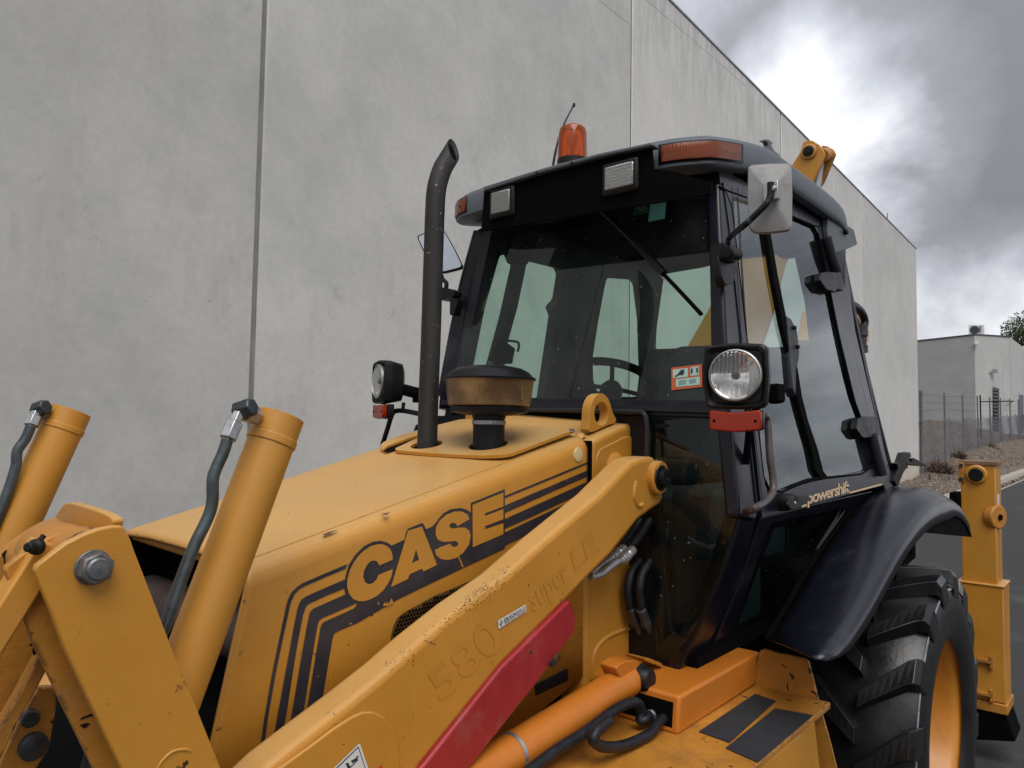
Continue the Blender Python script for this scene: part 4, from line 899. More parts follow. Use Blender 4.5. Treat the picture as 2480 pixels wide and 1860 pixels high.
inn1 = [cc0+(p-cc0)*.91 for p in cutr]; inn2 = [p-d*.05 for p in inn1]
loft(bm, rg+[cutr, inn1, inn2], closed=True); part('exhaust_stack', bm, M['exhaust'])
bm = B(); flat(bm, [cc0+(p-cc0)*.99-d*.02 for p in inn1]); part('exhaust_shade_cap', bm, M['matt_black'])  # flat black cap standing in for the shade inside the pipe
# ---------------- air pre-cleaner
AX = XN.x
def azr(y): return at(1183, y, X=AX).z
aw = Vector((AX, XN.y, 0)); Z_ = Vector((0, 0, 1))
bm = B(); lathe(bm, aw+Z_*azr(1096), Z_, [(0, .052), (azr(1012)-azr(1096), .052)], 32); lathe(bm, aw+Z_*azr(1013), Z_, [(0, .055), (.022, .055)], 32); neck = part('intake_neck', bm, M['black'])
bm = B(); lathe(bm, aw+Z_*azr(1028), Z_, [(0, .0535), (.0005, .056), (.0125, .056), (.013, .0535)], 40, False, False)
box(bm, AX-.035, AX-.02, aw.y-.065, aw.y-.05, azr(1027), azr(1019)); part('hose_clamp', bm, M['steel'], parent=neck)
tilt = Matrix.Translation(Vector((AX, aw.y, azr(950)))) @ Matrix.Rotation(math.radians(-1.2), 4, 'X') @ Matrix.Translation(-Vector((AX, aw.y, azr(950))))
bm = B(); lathe(bm, aw+Z_*azr(1006), Z_, [(0, .075), (.01, .125), (.028, .128)], 48); pcb = part('cleaner_base', bm, M['black'])
bm = B(); lathe(bm, aw+Z_*azr(983), Z_, [(0, .130), (.004, .134), (azr(919)-azr(983)-.003, .145), (azr(919)-azr(983), .147)], 64); part('cleaner_bowl', bm, M['bowl'], parent=pcb)
zt = azr(921); hh = azr(886)-azr(921)
bm = B(); lathe(bm, aw+Z_*zt, Z_, [(0, .151), (.005, .152), (.008, .148), (.012, .142), (hh*.55, .128), (hh*.8, .105), (hh*.95, .070), (hh, .03), (hh+.001, .001)], 64, cap1=False); part('cleaner_lid', bm, M['black'], parent=pcb)
bm = B(); box(bm, AX-.012, AX+.012, aw.y-.004, aw.y+.004, zt+hh, zt+hh+.014); lathe(bm, aw+Z_*(zt+hh-.002), Z_, [(0, .008), (.012, .007)], 6); part('wing_nut', bm, M['darksteel'], parent=pcb, bevel=.002)
for k in range(3):
    a = 3.6+k*1.1; bm = B(); c = Vector((AX+math.cos(a)*.1405, aw.y+math.sin(a)*.1405, azr(951))); lathe(bm, c-Z_*.026, Z_, [(0, .0025), (.045, .0025)], 6); part('bowl_rib', bm, M['bowl'], parent=pcb)
# ================================================================== cab
FP = (Vector((2.31, YC, 2.04)), Vector((1, 0, -.1975)).normalized())      # raked windscreen plane
FL = (Vector((2.31, YC, 2.04)), Vector((1, 0, 0)))                          # lower front
NU = (Vector((2.31, .995, 1.724)), Vector((0, 1, -.136)).normalized())
NL = (Vector((2.31, 1.01, 1.72)), Vector((0, 1, .385)).normalized())
FU = (Vector((2.31, 2.525, 1.724)), Vector((0, 1, .25)).normalized())
rb, rt = at(2160, 1178, P=NU), at(2066, 715, P=NU)
RP = (rb, (rt-rb).cross(Vector((0, 1, 0))).normalized())
def off(P, d): n = P[1] if P[1].dot(Vector((3.1, YC, 2.0))-P[0]) > 0 else -P[1]; return (P[0]+n*d, P[1])   # positive = inwards
def inn(P): n = P[1] if P[1].dot(Vector((3.1, YC, 2.0))-P[0]) > 0 else -P[1]; return n
# windscreen and its frame
ws_out = pl([(1150, 560), (1725, 452), (1745, 440), (1752, 700), (1760, 860), (1768, 1000), (1768, 1012), (1062, 990), (1066, 950), (1108, 720)], P=FP)
ws_hole = fillet(pl([(1180, 535), (1716, 462), (1722, 840), (1730, 970), (1090, 960), (1125, 760)], P=FP), .02, 3)
bm = B(); prism(bm, ws_out, inn(FP)*.045, [ws_hole]); part('windscreen_frame', bm, M['navy'], bevel=.006, segs=3)
bm = B(); flat(bm, pl([(1170, 545), (1722, 458), (1734, 992), (1076, 968)], P=off(FP, .004))); wsg = part('windscreen', bm, M['glass'], smooth=0)
bm = B(); prism(bm, pl([(1740, 440), (1752, 700), (1760, 860), (1768, 1012), (1808, 1012), (1796, 840), (1778, 600), (1768, 455)], P=off(NU, -.004)), inn(NU)*.05); part('front_pillar', bm, M['navy'], bevel=.012, segs=4)
fp2 = [at(1150, 560, P=FP), at(1108, 720, P=FP), at(1062, 960, P=FP)]
bm = B(); tube(bm, [p+Vector((.02, .0, 0)) for p in fp2], .022, 12); part('front_pillar', bm, M['navy'])
# lower front, glazed quarter beside the tower
lf_out = pl([(1480, 1004), (1768, 1012), (1791, 1245), (1745, 1400), (1643, 1628), (1585, 1612), (1480, 1600)], P=FL)
lf_hole = fillet(pl([(1592, 1040), (1738, 1036), (1757, 1240), (1722, 1380), (1668, 1540), (1628, 1540), (1612, 1400), (1598, 1240)], P=FL), .035, 4)
bm = B(); prism(bm, lf_out, (.03, 0, 0), [lf_hole]); part('front_panel', bm, M['black'], bevel=.004)
bm = B(); flat(bm, pl([(1560, 1010), (1764, 1016), (1788, 1245), (1738, 1400), (1640, 1612), (1590, 1600)], P=off(FL, -.003))); part('quarter_glass', bm, M['quarter'], smooth=0)
p_ = lf_out; bm = B(); prism(bm, [Vector((2.31, 3.52-p.y, p.z)) for p in lf_out], (.03, 0, 0)); part('front_panel', bm, M['black'])
bm = B(); box(bm, 2.312, 2.34, 1.35, 2.2, 1.2, 2.03); part('firewall', bm, M['matt_black'])
bm = B(); tube(bm, pl([(1240, 992), (1400, 994), (1540, 997), (1556, 1000), (1564, 1012), (1567, 1040), (1566, 1090), (1562, 1150)], X=2.285), .009, 10); part('firewall_seal', bm, M['charcoal'])
bm = B(); prism(bm, pl([(1068, 968), (1740, 990), (1742, 1000), (1066, 980)], X=2.295), (.012, 0, 0)); part('screen_bottom_trim', bm, M['charcoal'])
# corner post between front and door, going down to the foot
post_t, post_b, post_f = at(1779, 1012, P=NU), at(1803, 1240, P=NU), at(1650, 1622, P=NL)
bm = B(); prism(bm, pl([(1768, 1012), (1812, 1012), (1836, 1240), (1832, 1262), (1792, 1250)], P=off(NU, -.003)), inn(NU)*.05); part('corner_post', bm, M['navy'], bevel=.010, segs=4)
bm = B(); prism(bm, pl([(1790, 1245), (1836, 1248), (1800, 1390), (1700, 1600), (1640, 1630), (1742, 1400)], P=off(NL, -.003)), inn(NL)*.05); part('corner_post', bm, M['navy'], bevel=.012, segs=4)
for dx in (0, 13):
    bm = B(); tube(bm, pl([(1772+dx, 455), (1783+dx, 640), (1797+dx, 850), (1812+dx, 1030), (1835+dx, 1240)], P=off(NU, -.006)), .0038, 8); part('door_seal_strip', bm, M['navy'])
# ---------------- door
d_hole = fillet(pl([(1770, 474), (1969, 542), (1986, 572), (2034, 813), (2070, 963), (2121, 1134), (1969, 1167), (1856, 1196), (1835, 1040), (1810, 846)], P=off(NU, -.008)), .03, 4)
d_out = pl([(1752, 442), (1780, 442), (1990, 518), (2004, 545), (2055, 790), (2100, 990), (2150, 1172), (2000, 1212), (1846, 1252), (1825, 1040), (1798, 846), (1768, 560)], P=off(NU, -.008))
bm = B(); prism(bm, d_out, inn(NU)*.03, [d_hole]); door = part('cab_door', bm, M['navy'], bevel=.007, segs=3)
bm = B(); flat(bm, [p+inn(NU)*.012 for p in pl([(1762, 466), (1985, 535), (2125, 1142), (1850, 1205)], P=off(NU, -.008))]); part('door_glass', bm, M['sideglass'], parent=door, smooth=0)
bm = B(); tube(bm, [p+inn(NU)*.004 for p in pl([(1762, 462), (1969, 546), (1984, 572), (2032, 813), (2068, 963), (2117, 1128), (1969, 1161), (1866, 1188), (1838, 1040), (1813, 846), (1772, 500)], P=off(NU, -.008))], .006, 8, sub=3, closed=True); part('glass_seal', bm, M['matt_black'], parent=door)
mb = pl([(1856, 560), (1873, 670), (1895, 785), (1913, 860), (1930, 960), (1946, 1020), (1966, 1090), (1976, 1140), (1990, 1162)], P=off(NU, -.012))
mb2 = pl([(1866, 560), (1885, 670), (1908, 785), (1927, 860), (1943, 960), (1958, 1020), (1982, 1090), (1994, 1140), (2008, 1158)], P=off(NU, -.012))
bm = B(); prism(bm, mb+mb2[::-1], inn(NU)*.02); part('window_bar', bm, M['matt_black'], parent=door, bevel=.002)
bm = B(); prism(bm, pl([(1905, 765), (1916, 772), (1931, 800), (1936, 850), (1936, 866), (1929, 895), (1928, 960), (1920, 940)], P=off(NU, -.014)), inn(NU)*.02); part('window_latch', bm, M['charcoal'], parent=door, bevel=.004)
for p in ((1921, 794), (1929, 840)):
    bm = B(); lathe(bm, at(*p, P=off(NU, -.014)), Vector((0, -1, 0)), [(0, .009), (.012, .008)], 12); part('latch_knob', bm, M['black'], parent=door)
# lower door panel with its dark window
ld_out = pl([(1843, 1254), (2000, 1214), (2115, 1190), (2040, 1268), (1955, 1390), (1862, 1549), (1790, 1585), (1706, 1618), (1800, 1400)], P=off(NL, -.010))
ld_hole = fillet(pl([(1868, 1268), (2054, 1228), (1990, 1330), (1864, 1528), (1766, 1568), (1815, 1420)], P=off(NL, -.010)), .03, 4)
bm = B(); prism(bm, ld_out, inn(NL)*.03, [ld_hole]); part('lower_door', bm, M['navy'], parent=door, bevel=.008, segs=3)
bm = B(); flat(bm, pl([(1860, 1262), (2064, 1220), (1995, 1335), (1868, 1536), (1756, 1576), (1808, 1420)], P=off(NL, .003))); part('lower_glass', bm, M['quarter'], parent=door, smooth=0)
bm = B(); tube(bm, [p for p in pl([(1872, 1270), (2048, 1232), (1988, 1330), (1861, 1524), (1771, 1563), (1819, 1420)], P=off(NL, -.006))], .005, 8, sub=3, closed=True); part('glass_seal', bm, M['matt_black'], parent=door)
# handle
hb = at(1893, 1216, P=off(NU, -.008))
bm = B(); lathe(bm, hb, -inn(NU), [(0, .030), (.010, .032), (.045, .026), (.05, .022)], 28); hd = part('door_handle', bm, M['black'], parent=door)
bm = B(); prism(bm, fillet(pl([(1912, 1206), (1930, 1200), (1960, 1198), (1962, 1212), (1935, 1232), (1916, 1236), (1908, 1222)], P=off(NU, -.058)), .01, 3), inn(NU)*.012); part('handle_paddle', bm, M['black'], parent=door, bevel=.004, segs=3)
bm = B(); lathe(bm, at(1926, 1218, P=off(NU, -.058)), -inn(NU), [(0, .006), (.002, .005)], 10); part('handle_screw', bm, M['steel'], parent=door)
# lettering on the belt: powershift and its line
tq = [at(*p, P=off(NU, -.0085)) for p in z8([(735, 1185), (1040, 1100), (1040, 1008), (735, 1105)])]
text_on('lettering', 'powershift', [at(*p, P=off(NU, -.0085)) for p in z8([(762, 1190), (1042, 1108), (1040, 1005), (757, 1085)])], M['lettertan'], door, bold=.02, space=.86, lift=.001)
bm = B(); flat(bm, pl(z8([(1045, 1082), (1262, 1024), (1262, 1036), (1045, 1093)]), P=off(NU, -.0095))); flat(bm, pl(z8([(722, 1172), (757, 1163), (757, 1176), (722, 1186)]), P=off(NU, -.0095))); part('lettering_line', bm, M['lettertan'], parent=door, smooth=0)
# hinges
for pts_, tube_, rr in ((z7([(850, 1000), (880, 990), (975, 990), (1003, 1095), (1003, 1118), (965, 1105), (950, 1125), (890, 1110), (848, 1050)]), z7([(888, 760), (920, 880), (958, 985)]), .024),
                   (z8([(1100, 595), (1150, 575), (1220, 578), (1248, 690), (1245, 705), (1150, 722), (1130, 715), (1092, 660)]), z8([(1192, 700), (1225, 830), (1262, 965)]), .024)):
    bm = B(); prism(bm, fillet(pl(pts_, P=off(NU, -.032)), .012, 3), inn(NU)*.03); hg = part('door_hinge', bm, M['black'], parent=door, bevel=.005, segs=3)
    bm = B(); tube(bm, pl(tube_, P=off(NU, -.024)), rr, 16, False); part('hinge_tube', bm, M['charcoal'], parent=door)
# rear body pillar of the cab
bm = B(); prism(bm, pl([(1985, 500), (2040, 560), (2072, 800), (2119, 1002), (2163, 1165), (2165, 1180), (2145, 1192), (2093, 960), (2050, 775)], P=NU), inn(NU)*.05); part('rear_pillar', bm, M['navy'], bevel=.008, segs=3)
bm = B(); tube(bm, pl([(2044, 690), (2075, 810), (2118, 990), (2162, 1160)], P=off(NU, .02)), .014, 10); part('rear_pillar_trim', bm, M['charcoal'])
# near body side above the door
bm = B(); prism(bm, pl([(1740, 410), (1850, 415), (1960, 470), (2020, 500), (2050, 560), (2046, 700), (1998, 540), (1780, 446), (1745, 442)], P=NU), inn(NU)*.05); part('roof_rail', bm, M['navy'])
bm = B(); prism(bm, pl([(1840, 1250), (2165, 1180), (2160, 1195), (1860, 1560), (1706, 1620), (1800, 1400)], P=off(NL, .05)), inn(NL)*.01, [pl([(1875, 1280), (2040, 1245), (1985, 1330), (1858, 1515), (1780, 1550), (1820, 1420)], P=off(NL, .05))]); part('door_sill', bm, M['matt_black'])
# ---------------- far side, rear wall, floor, ceiling
fs_out = [at(1100, 545, P=FU), at(1400, 560, P=FU), at(1520, 640, P=FU), at(1480, 990, P=FU), at(1060, 990, P=FU), at(1062, 930, P=FU)]
def clampx(v):
    return [Vector((min(max(p.x, 2.45), rpx(p.z)-.045), p.y, p.z)) for p in v]
def clampy(v):
    return [Vector((p.x, min(p.y, 2.525-.25*(p.z-1.724)-.045), p.z)) for p in v]
def rpx(z): return rb.x+(z-rb.z)*(rt.x-rb.x)/(rt.z-rb.z)
fo = [Vector((2.40, 0, 3.0)), Vector((rpx(3.0), 0, 3.0)), Vector((rpx(1.55), 0, 1.55)), Vector((2.36, 0, 1.15))]
def onP(v, P): # slide along Y onto plane
    n = P[1]; t = (P[0]-v).dot(n)/n.y; return v+Vector((0, t, 0))
fo = [onP(v, FU) for v in fo]
w1 = fillet(clampx(pl([(1192, 614), (1228, 617), (1237, 640), (1208, 770), (1172, 900), (1092, 966), (1105, 880), (1152, 740)], P=FU)), .02, 3)
w2 = fillet(pl(z5([(437, 1075), (665, 1130), (682, 1170), (655, 1340), (608, 1390), (632, 1450), (600, 1660)])+[(1299, 965), (1195, 965), (1210, 830), (1235, 740)], P=FU), .015, 3)

bm = B(); flat(bm, [p+inn(FU)*.02 for p in fo]); part('side_window', bm, glassy('far_glass', (.88, .93, .90), refl=.6), smooth=0)
ro = [onP(Vector((rb.x+(z-rb.z)*(rt.x-rb.x)/(rt.z-rb.z), 0, z)), NU if s == 0 else FU) for s, z in ((0, 1.45), (0, 3.0), (1, 3.0), (1, 1.45))]
w3 = fillet(clampx(pl(z5([(972, 1190), (1170, 1205), (1195, 1240)])+z6([(1475, 0), (1500, 200), (1548, 600), (1555, 735), (1210, 735), (1160, 600), (1155, 450), (1190, 220), (1230, 0)]), P=FU)), .02, 3)
w4 = fillet(clampy([at(x, y, P=RP) for x, y in z5([(1285, 1190), (1480, 1160), (1670, 1128)])]+[at(1830, 614, P=RP), at(1930, 618, P=RP), at(1955, 730, P=RP), at(1967, 838, P=RP), at(1830, 842, P=RP)]+[at(x, y, P=RP) for x, y in z6([(1995, 385), (1800, 395), (1625, 402), (1600, 200)])]), .02, 3)
bm = B(); prism(bm, fo, inn(FU)*.05, [w1, w2, w3]); part('far_side', bm, M['charcoal'])
bm = B(); prism(bm, ro, inn(RP)*.04, [w4]); part('rear_wall', bm, M['charcoal'])
bm = B(); flat(bm, [p+inn(RP)*.02 for p in ro]); part('rear_window', bm, glassy('rear_glass', (.9, .94, .92), refl=.6), smooth=0)
bm = B(); box(bm, 2.36, 3.9, 1.18, 2.36, 1.16, 1.2); part('cab_floor', bm, M['matt_black'])
bm = B(); box(bm, 2.52, 3.78, 1.17, 2.33, 2.90, 2.94); part('headliner', bm, M['matt_black'])
bm = B(); box(bm, 2.9, 4.1, 1.33, 2.2, 1.16, 1.56); box(bm, 3.86, 4.08, 1.15, 2.4, 1.1, 1.5); part('seat_platform', bm, M['matt_black'], bevel=.02)
# seat, console, steering wheel
bm = B(); box(bm, 3.10, 3.55, 1.52, 2.0, 1.55, 1.68); seat = part('operator_seat', bm, M['seat'], bevel=.04, segs=4)
bm = B(); box(bm, 3.50, 3.62, 1.53, 1.99, 1.68, 2.36); part('seat_back', bm, M['seat'], parent=seat, bevel=.05, segs=4)
bm = B(); box(bm, 3.2, 3.45, 1.6, 1.92, 1.18, 1.56); part('seat_base', bm, M['matt_black'], parent=seat)
bm = B(); box(bm, 2.6, 3.3, 1.22, 1.42, 1.2, 1.75); part('side_console', bm, M['seat'], bevel=.03)
bm = B(); prism(bm, pl([(1590, 882), (1640, 838), (1735, 836), (1735, 990), (1580, 990)], X=3.25), (.10, 0, 0)); part('rear_console', bm, M['seat'], bevel=.02)
swc = at(1485, 925, X=2.78); 
nrm_ = Vector((.42, .05, .9)).normalized(); u_, v_ = frame_of(nrm_)
bm = B(); tube(bm, [swc+(u_*math.cos(a)+v_*math.sin(a))*.185 for a in [k*2*math.pi/24 for k in range(24)]], .0185, 10, sub=2, closed=True)
sw = part('steering_wheel', bm, M['matt_black'])
for k in range(3):
    a = k*2*math.pi/3+.5; bm = B(); cyl(bm, swc-nrm_*.03, swc+(u_*math.cos(a)+v_*math.sin(a))*.18, .010, 8); part('spoke', bm, M['black'], parent=sw)
bm = B(); lathe(bm, swc-nrm_*.06, nrm_, [(0, .05), (.03, .05), (.055, .03)], 20); part('hub', bm, M['black'], parent=sw)
bm = B(); cyl(bm, swc-nrm_*.05, Vector((2.5, swc.y, 1.35)), .045, 14); box(bm, 2.4, 2.62, swc.y-.14, swc.y+.12, 1.2, 1.98); part('steering_column', bm, M['matt_black'], bevel=.01)
bm = B(); prism(bm, fillet(pl(z6([(570, 350), (600, 352), (655, 392), (650, 410), (635, 492), (575, 495), (500, 505), (540, 400)]), P=off(FU, .07)), .008, 2), inn(FU)*.03); tube(bm, pl(z6([(590, 345), (620, 345), (690, 352), (708, 365), (708, 395), (700, 420)]), P=off(FU, .09)), .006, 8); part('far_door_latch', bm, M['matt_black'])
for lx, ly, h in ((1905, 1170, .35), (1880, 1130, .3)):
    p = at(lx, ly, Y=1.3); bm = B(); tube(bm, [p+Vector((0, 0, -h)), p+Vector((.03, 0, -.1)), p], .008, 8); lathe(bm, p, Vector((0, 0, 1)), [(0, .018), (.02, .022), (.04, .012)], 12); part('control_lever', bm, M['black'])
bm = B(); lathe(bm, at(1255, 575, P=off(FP, .12)), Vector((0, 0, -1)), [(0, .10), (.05, .08), (.12, .05)], 12); part('sun_visor', bm, M['matt_black'])
bm = B(); box(bm, 2.60, 2.66, 1.25, 1.5, 2.66, 2.80); part('cab_mirror', bm, M['matt_black'], bevel=.02)
# stickers in the windscreen
def wsq(pts, lift=-.001): return pl(pts, P=off(FP, lift))
bm = B(); flat(bm, wsq(z6([(1730, 527), (1935, 502), (1938, 655), (1732, 678)]), -.002)); part('registration_label', bm, M['orange_label'], parent=wsg, smooth=0, label='orange bordered registration label with the number 11')
for pts_ in ([(1740, 540), (1842, 528), (1842, 588), (1742, 598)], [(1857, 525), (1914, 515), (1915, 575), (1858, 582)], [(1760, 605), (1920, 586), (1922, 640), (1762, 656)]):
    bm = B(); flat(bm, fillet(wsq(z6(pts_), -.003), .003, 2)); part('label_window', bm, M['palegreen'], parent=wsg, smooth=0)
text_on('label_number', '11', wsq(z6([(1863, 565), (1911, 559), (1910, 527), (1863, 533)]), -.003), M['print'], wsg, bold=.03)
bm = B(); flat(bm, wsq(z6([(1750, 582), (1768, 575), (1780, 560), (1790, 545), (1808, 538), (1822, 540), (1812, 548), (1818, 556), (1812, 570), (1800, 578), (1792, 572), (1780, 576), (1760, 588)]), -.0045)); part('kangaroo_mark', bm, M['print'], parent=wsg, smooth=0)
for y in (615, 623, 631, 639):
    bm = B(); flat(bm, wsq(z6([(1778, y), (1828, y-6), (1828, y-4), (1778, y+2)]), -.0045)); flat(bm, wsq(z6([(1850, y-8), (1895, y-14), (1895, y-12), (1850, y-6)]), -.0045)); part('label_print', bm, M['print'], parent=wsg, smooth=0)
bm = B(); flat(bm, wsq(z5([(1318, 665), (1424, 638), (1410, 800), (1298, 822)]), -.002)); part('cyan_label', bm, M['visorcyan'], parent=wsg, smooth=0)
bm = B(); flat(bm, wsq(z5([(1200, 685), (1308, 668), (1298, 765), (1196, 782)]), -.002)); part('green_label', bm, M['greenlabel'], parent=wsg, smooth=0)
cc_ = at(*q(1252, 725, 1100, 240, 2.765), P=off(FP, -.004)); bm = B(); tube(bm, [cc_+Vector((math.cos(a)*.0, math.cos(a)*.012, math.sin(a)*.012)) for a in [k*math.pi/8 for k in range(16)]], .0009, 5, sub=1, closed=True); part('label_ring', bm, M['palegreen'], parent=wsg)
bm = B(); prism(bm, fillet(wsq(z5([(1195, 780), (1440, 660), (1470, 700), (1465, 750), (1435, 815), (1220, 850)]), .03), .02, 3), inn(FP)*.04); part('interior_mirror', bm, M['matt_black'], bevel=.01)
# wiper
wpth = wsq(z5([(840, 590), (960, 720), (1120, 870), (1250, 1010), (1340, 1110), (1400, 1170)]), -.03)
bm = B(); tube(bm, wpth, .0115, 8); wiper = part('wiper_arm', bm, M['black'])
bm = B(); b_ = wsq(z5([(1180, 950), (1340, 1110), (1500, 1275), (1655, 1442)]), -.014); tube(bm, b_, .008, 8); part('wiper_blade', bm, M['matt_black'], parent=wiper)
bm = B(); tube(bm, [wpth[0]+Vector((-.02, 0, .03)), wpth[0]], .02, 10, False); part('wiper_motor', bm, M['black'], parent=wiper)
bm = B(); flat(bm, wsq(z5([(1375, 1165), (1440, 1230), (1430, 1235), (1375, 1180)]), -.024)); part('wiper_clip', bm, M['steel'], parent=wiper, smooth=0)
# ---------------- roof
def roof_ring(x0, x1, hy, z, ch=.15, r=.12, bow=.03):
    pts = []
    # near front corner -> rear, clockwise; chamfered-rounded corners
    y0, y1 = YC-hy, YC+hy
    base = [Vector((x0+bow, y0+ch*1.6, z)), Vector((x0+bow*1.2+ch*.35, y0+ch*.45, z)), Vector((x0+ch*1.6, y0, z)), Vector(((x0+x1)/2, y0-.012, z)), Vector((x1-ch, y0+.01, z)), Vector((x1, y0+ch, z)), Vector((x1, YC, z)), Vector((x1, y1-ch, z)), Vector((x1-ch, y1-.01, z)), Vector(((x0+x1)/2, y1+.012, z)), Vector((x0+ch*1.6, y1, z)), Vector((x0+bow*1.2+ch*.35, y1-ch*.45, z)), Vector((x0+bow, y1-ch*1.6, z)), Vector((x0, YC, z))]
    return crom(base, 8, True)
def rz(dz, x0, x1):   # the front visor dips
    return lambda p: Vector((p.x, p.y, p.z-.105*sstep((2.95-p.x)/.75)-.05*sstep((p.x-3.75)/.35)))
rings = []
for dx, dy, z in ((.10, -.10, 2.982), (.012, -.010, 2.984), (0, 0, 2.995), (-.002, .002, 3.03), (.004, -.004, 3.075), (.018, -.018, 3.098), (.05, -.045, 3.112), (.20, -.16, 3.128), (.45, -.36, 3.135)):
    rings.append([rz(0, 0, 0)(p) for p in roof_ring(2.235+dx, 4.02-dx*.8, .645+dy, z)])
bm = B(); loft(bm, rings, closed=True, cap=True); roof = part('cab_roof', bm, M['roofgrey'], smooth=45)
bm = B(); prism(bm, [rz(0, 0, 0)(p) for p in roof_ring(2.36, 3.95, .60, 2.975)], (0, 0, .03)); part('roof_underside', bm, M['matt_black'], parent=roof)
# front fascia recess (dark) below the thin front lip
fr_ = [at(1171, 457, X=2.235), at(1578, 352, X=2.235)]
bm = B(); prism(bm, pl([(1172, 462), (1576, 352), (1582, 408), (1640, 418), (1722, 440), (1722, 470), (1500, 505), (1165, 560), (1170, 500)], X=2.222), (.012, 0, 0)); part('fascia', bm, M['matt_black'], parent=roof)
bm = B(); prism(bm, pl([(1170, 452), (1300, 412), (1450, 371), (1578, 344), (1580, 352), (1450, 380), (1300, 421), (1172, 462)], X=2.200), (.05, 0, 0)); part('roof_lip', bm, M['roofgrey'], parent=roof, bevel=.004)
for p in ((1385, 395), (1300, 419)):
    bm = B(); lathe(bm, at(*p, X=2.200), Vector((-1, 0, 0)), [(0, .007), (.002, .006)], 12); part('lip_screw', bm, M['black'], parent=roof)
# corner pods
def pod(px_poly, Xp, nm):
    pass
def strip(poly_top, poly_bot, m, th, nm, parent, bevel=.004):
    bm = B(); a = [bm.verts.new(p) for p in poly_top]; b_ = [bm.verts.new(p) for p in poly_bot]
    for k in range(len(a)-1): bm.faces.new((a[k], a[k+1], b_[k+1], b_[k]))
    return part(nm, bm, m, parent=parent, solid=th, bevel=bevel)
def ringpt(t, z, grow=0):  # point of the roof rim; t index in control space
    r = [rz(0, 0, 0)(p) for p in roof_ring(2.235-grow, 4.02+grow, .645+grow, z)]
    k = t*8; i = int(math.floor(k)) % len(r); return r[i].lerp(r[(i+1) % len(r)], k-math.floor(k))
for side in (0, 1):
    ts = [.30+.232*k for k in range(9)] if side == 0 else [12-.30-.232*k for k in range(9)]
    pts_t = [ringpt(t, 3.072, .006) for t in ts]; pts_b = [ringpt(t, 3.012, .006) for t in ts]
    rimt = [ringpt(t, 3.078, .003) for t in [ts[0]-(.04 if side == 0 else -.04)]+ts[1:-1]+[ts[-1]+(.04 if side == 0 else -.04)]]; rimb = [ringpt(t, 3.006, .003) for t in [ts[0]-(.04 if side == 0 else -.04)]+ts[1:-1]+[ts[-1]+(.04 if side == 0 else -.04)]]
    strip(rimt, rimb, M['black'], .002, 'lamp_gasket', roof, 0)
    strip(pts_t, pts_b, M['amber'], .004, 'corner_lamp', roof, .0015)
    for k in (1, 7):
        c = (pts_t[k]+pts_b[k])/2; d_ = Vector((c.x-2.9, c.y-YC, 0)).normalized(); bm = B(); lathe(bm, c, d_, [(0, .006), (.003, .005)], 10); part('lamp_screw', bm, M['black'], parent=roof)
# rear corner wedge with knob
bm = B(); prism(bm, fillet(pl([(2006, 518), (2035, 535), (2068, 556), (2077, 592), (2055, 602), (2024, 612), (2008, 604), (2004, 560)], Y=1.13), .015, 3), (0, .25, 0)); part('rear_duct', bm, M['roofgrey'], parent=roof, bevel=.01, segs=3)
bm = B(); lathe(bm, at(2044, 563, Y=1.13), Vector((-.2, -1, 0)), [(0, .014), (.018, .013), (.02, .01)], 14); part('rubber_stop', bm, M['black'], parent=roof)
# work lights
def worklight(cx, cy, X, w_, h_):
    c = at(cx, cy, X=X); bm = B(); box(bm, X, X+.02, c.y-w_/2, c.y+w_/2, c.z-h_/2, c.z+h_/2); wl = part('work_light', bm, M['black'], bevel=.012, segs=3)
    bm = B(); box(bm, X-.006, X+.004, c.y-w_/2+.016, c.y+w_/2-.016, c.z-h_/2+.016, c.z+h_/2-.016); part('lens', bm, M['worklens'], parent=wl, bevel=.004)
    bm = B(); 
    for k in range(7): box(bm, X-.0085, X-.005, c.y-w_/2+.018, c.y+w_/2-.018, c.z-h_/2+.022+k*(h_-.044)/6.5, c.z-h_/2+.025+k*(h_-.044)/6.5)
    part('lens_rib', bm, M['clear'], parent=wl)
worklight(1499, 427, 2.205, .150, .118); worklight(1213, 489, 2.205, .132, .122)
# beacon and aerial
bc_ = at(1385, 398, Y=1.66); bc_ = Vector((bc_.x+.10, 1.70, 0)); zb = at(1385, 392, X=bc_.x).z; bc_.y = at(1386, 392, X=bc_.x).y
pm = px2m(Vector((bc_.x, bc_.y, zb)), 1)
bm = B(); lathe(bm, Vector((bc_.x, bc_.y, zb-.03)), Z_, [(0, pm*37), (.035, pm*37), (.038, pm*33)], 36); bea = part('beacon', bm, M['black'])
bm = B(); lathe(bm, Vector((bc_.x, bc_.y, zb)), Z_, [(0, pm*36), (pm*6, pm*35.5), (pm*68, pm*34), (pm*80, pm*31), (pm*86, pm*24), (pm*88, pm*.5)], 40, cap1=False); part('beacon_dome', bm, M['beacon'], parent=bea)
bm = B(); lathe(bm, Vector((bc_.x, bc_.y, zb)), Z_, [(0, pm*22), (pm*14, pm*20), (pm*18, pm*8), (pm*30, pm*6), (pm*45, pm*14), (pm*62, pm*14), (pm*75, pm*5)], 14); part('beacon_reflector', bm, M['darksteel'], parent=bea)
bm = B(); an = pl([(1338, 410), (1346, 365), (1358, 320), (1372, 288), (1390, 254)], Y=2.02); tube(bm, an, [.006, .005, .004, .0035], 8); lathe(bm, an[-1], Vector((.3, 0, 1)), [(-.012, .004), (-.01, .007), (.006, .007), (.008, .003)], 8); part('aerial', bm, M['black'])
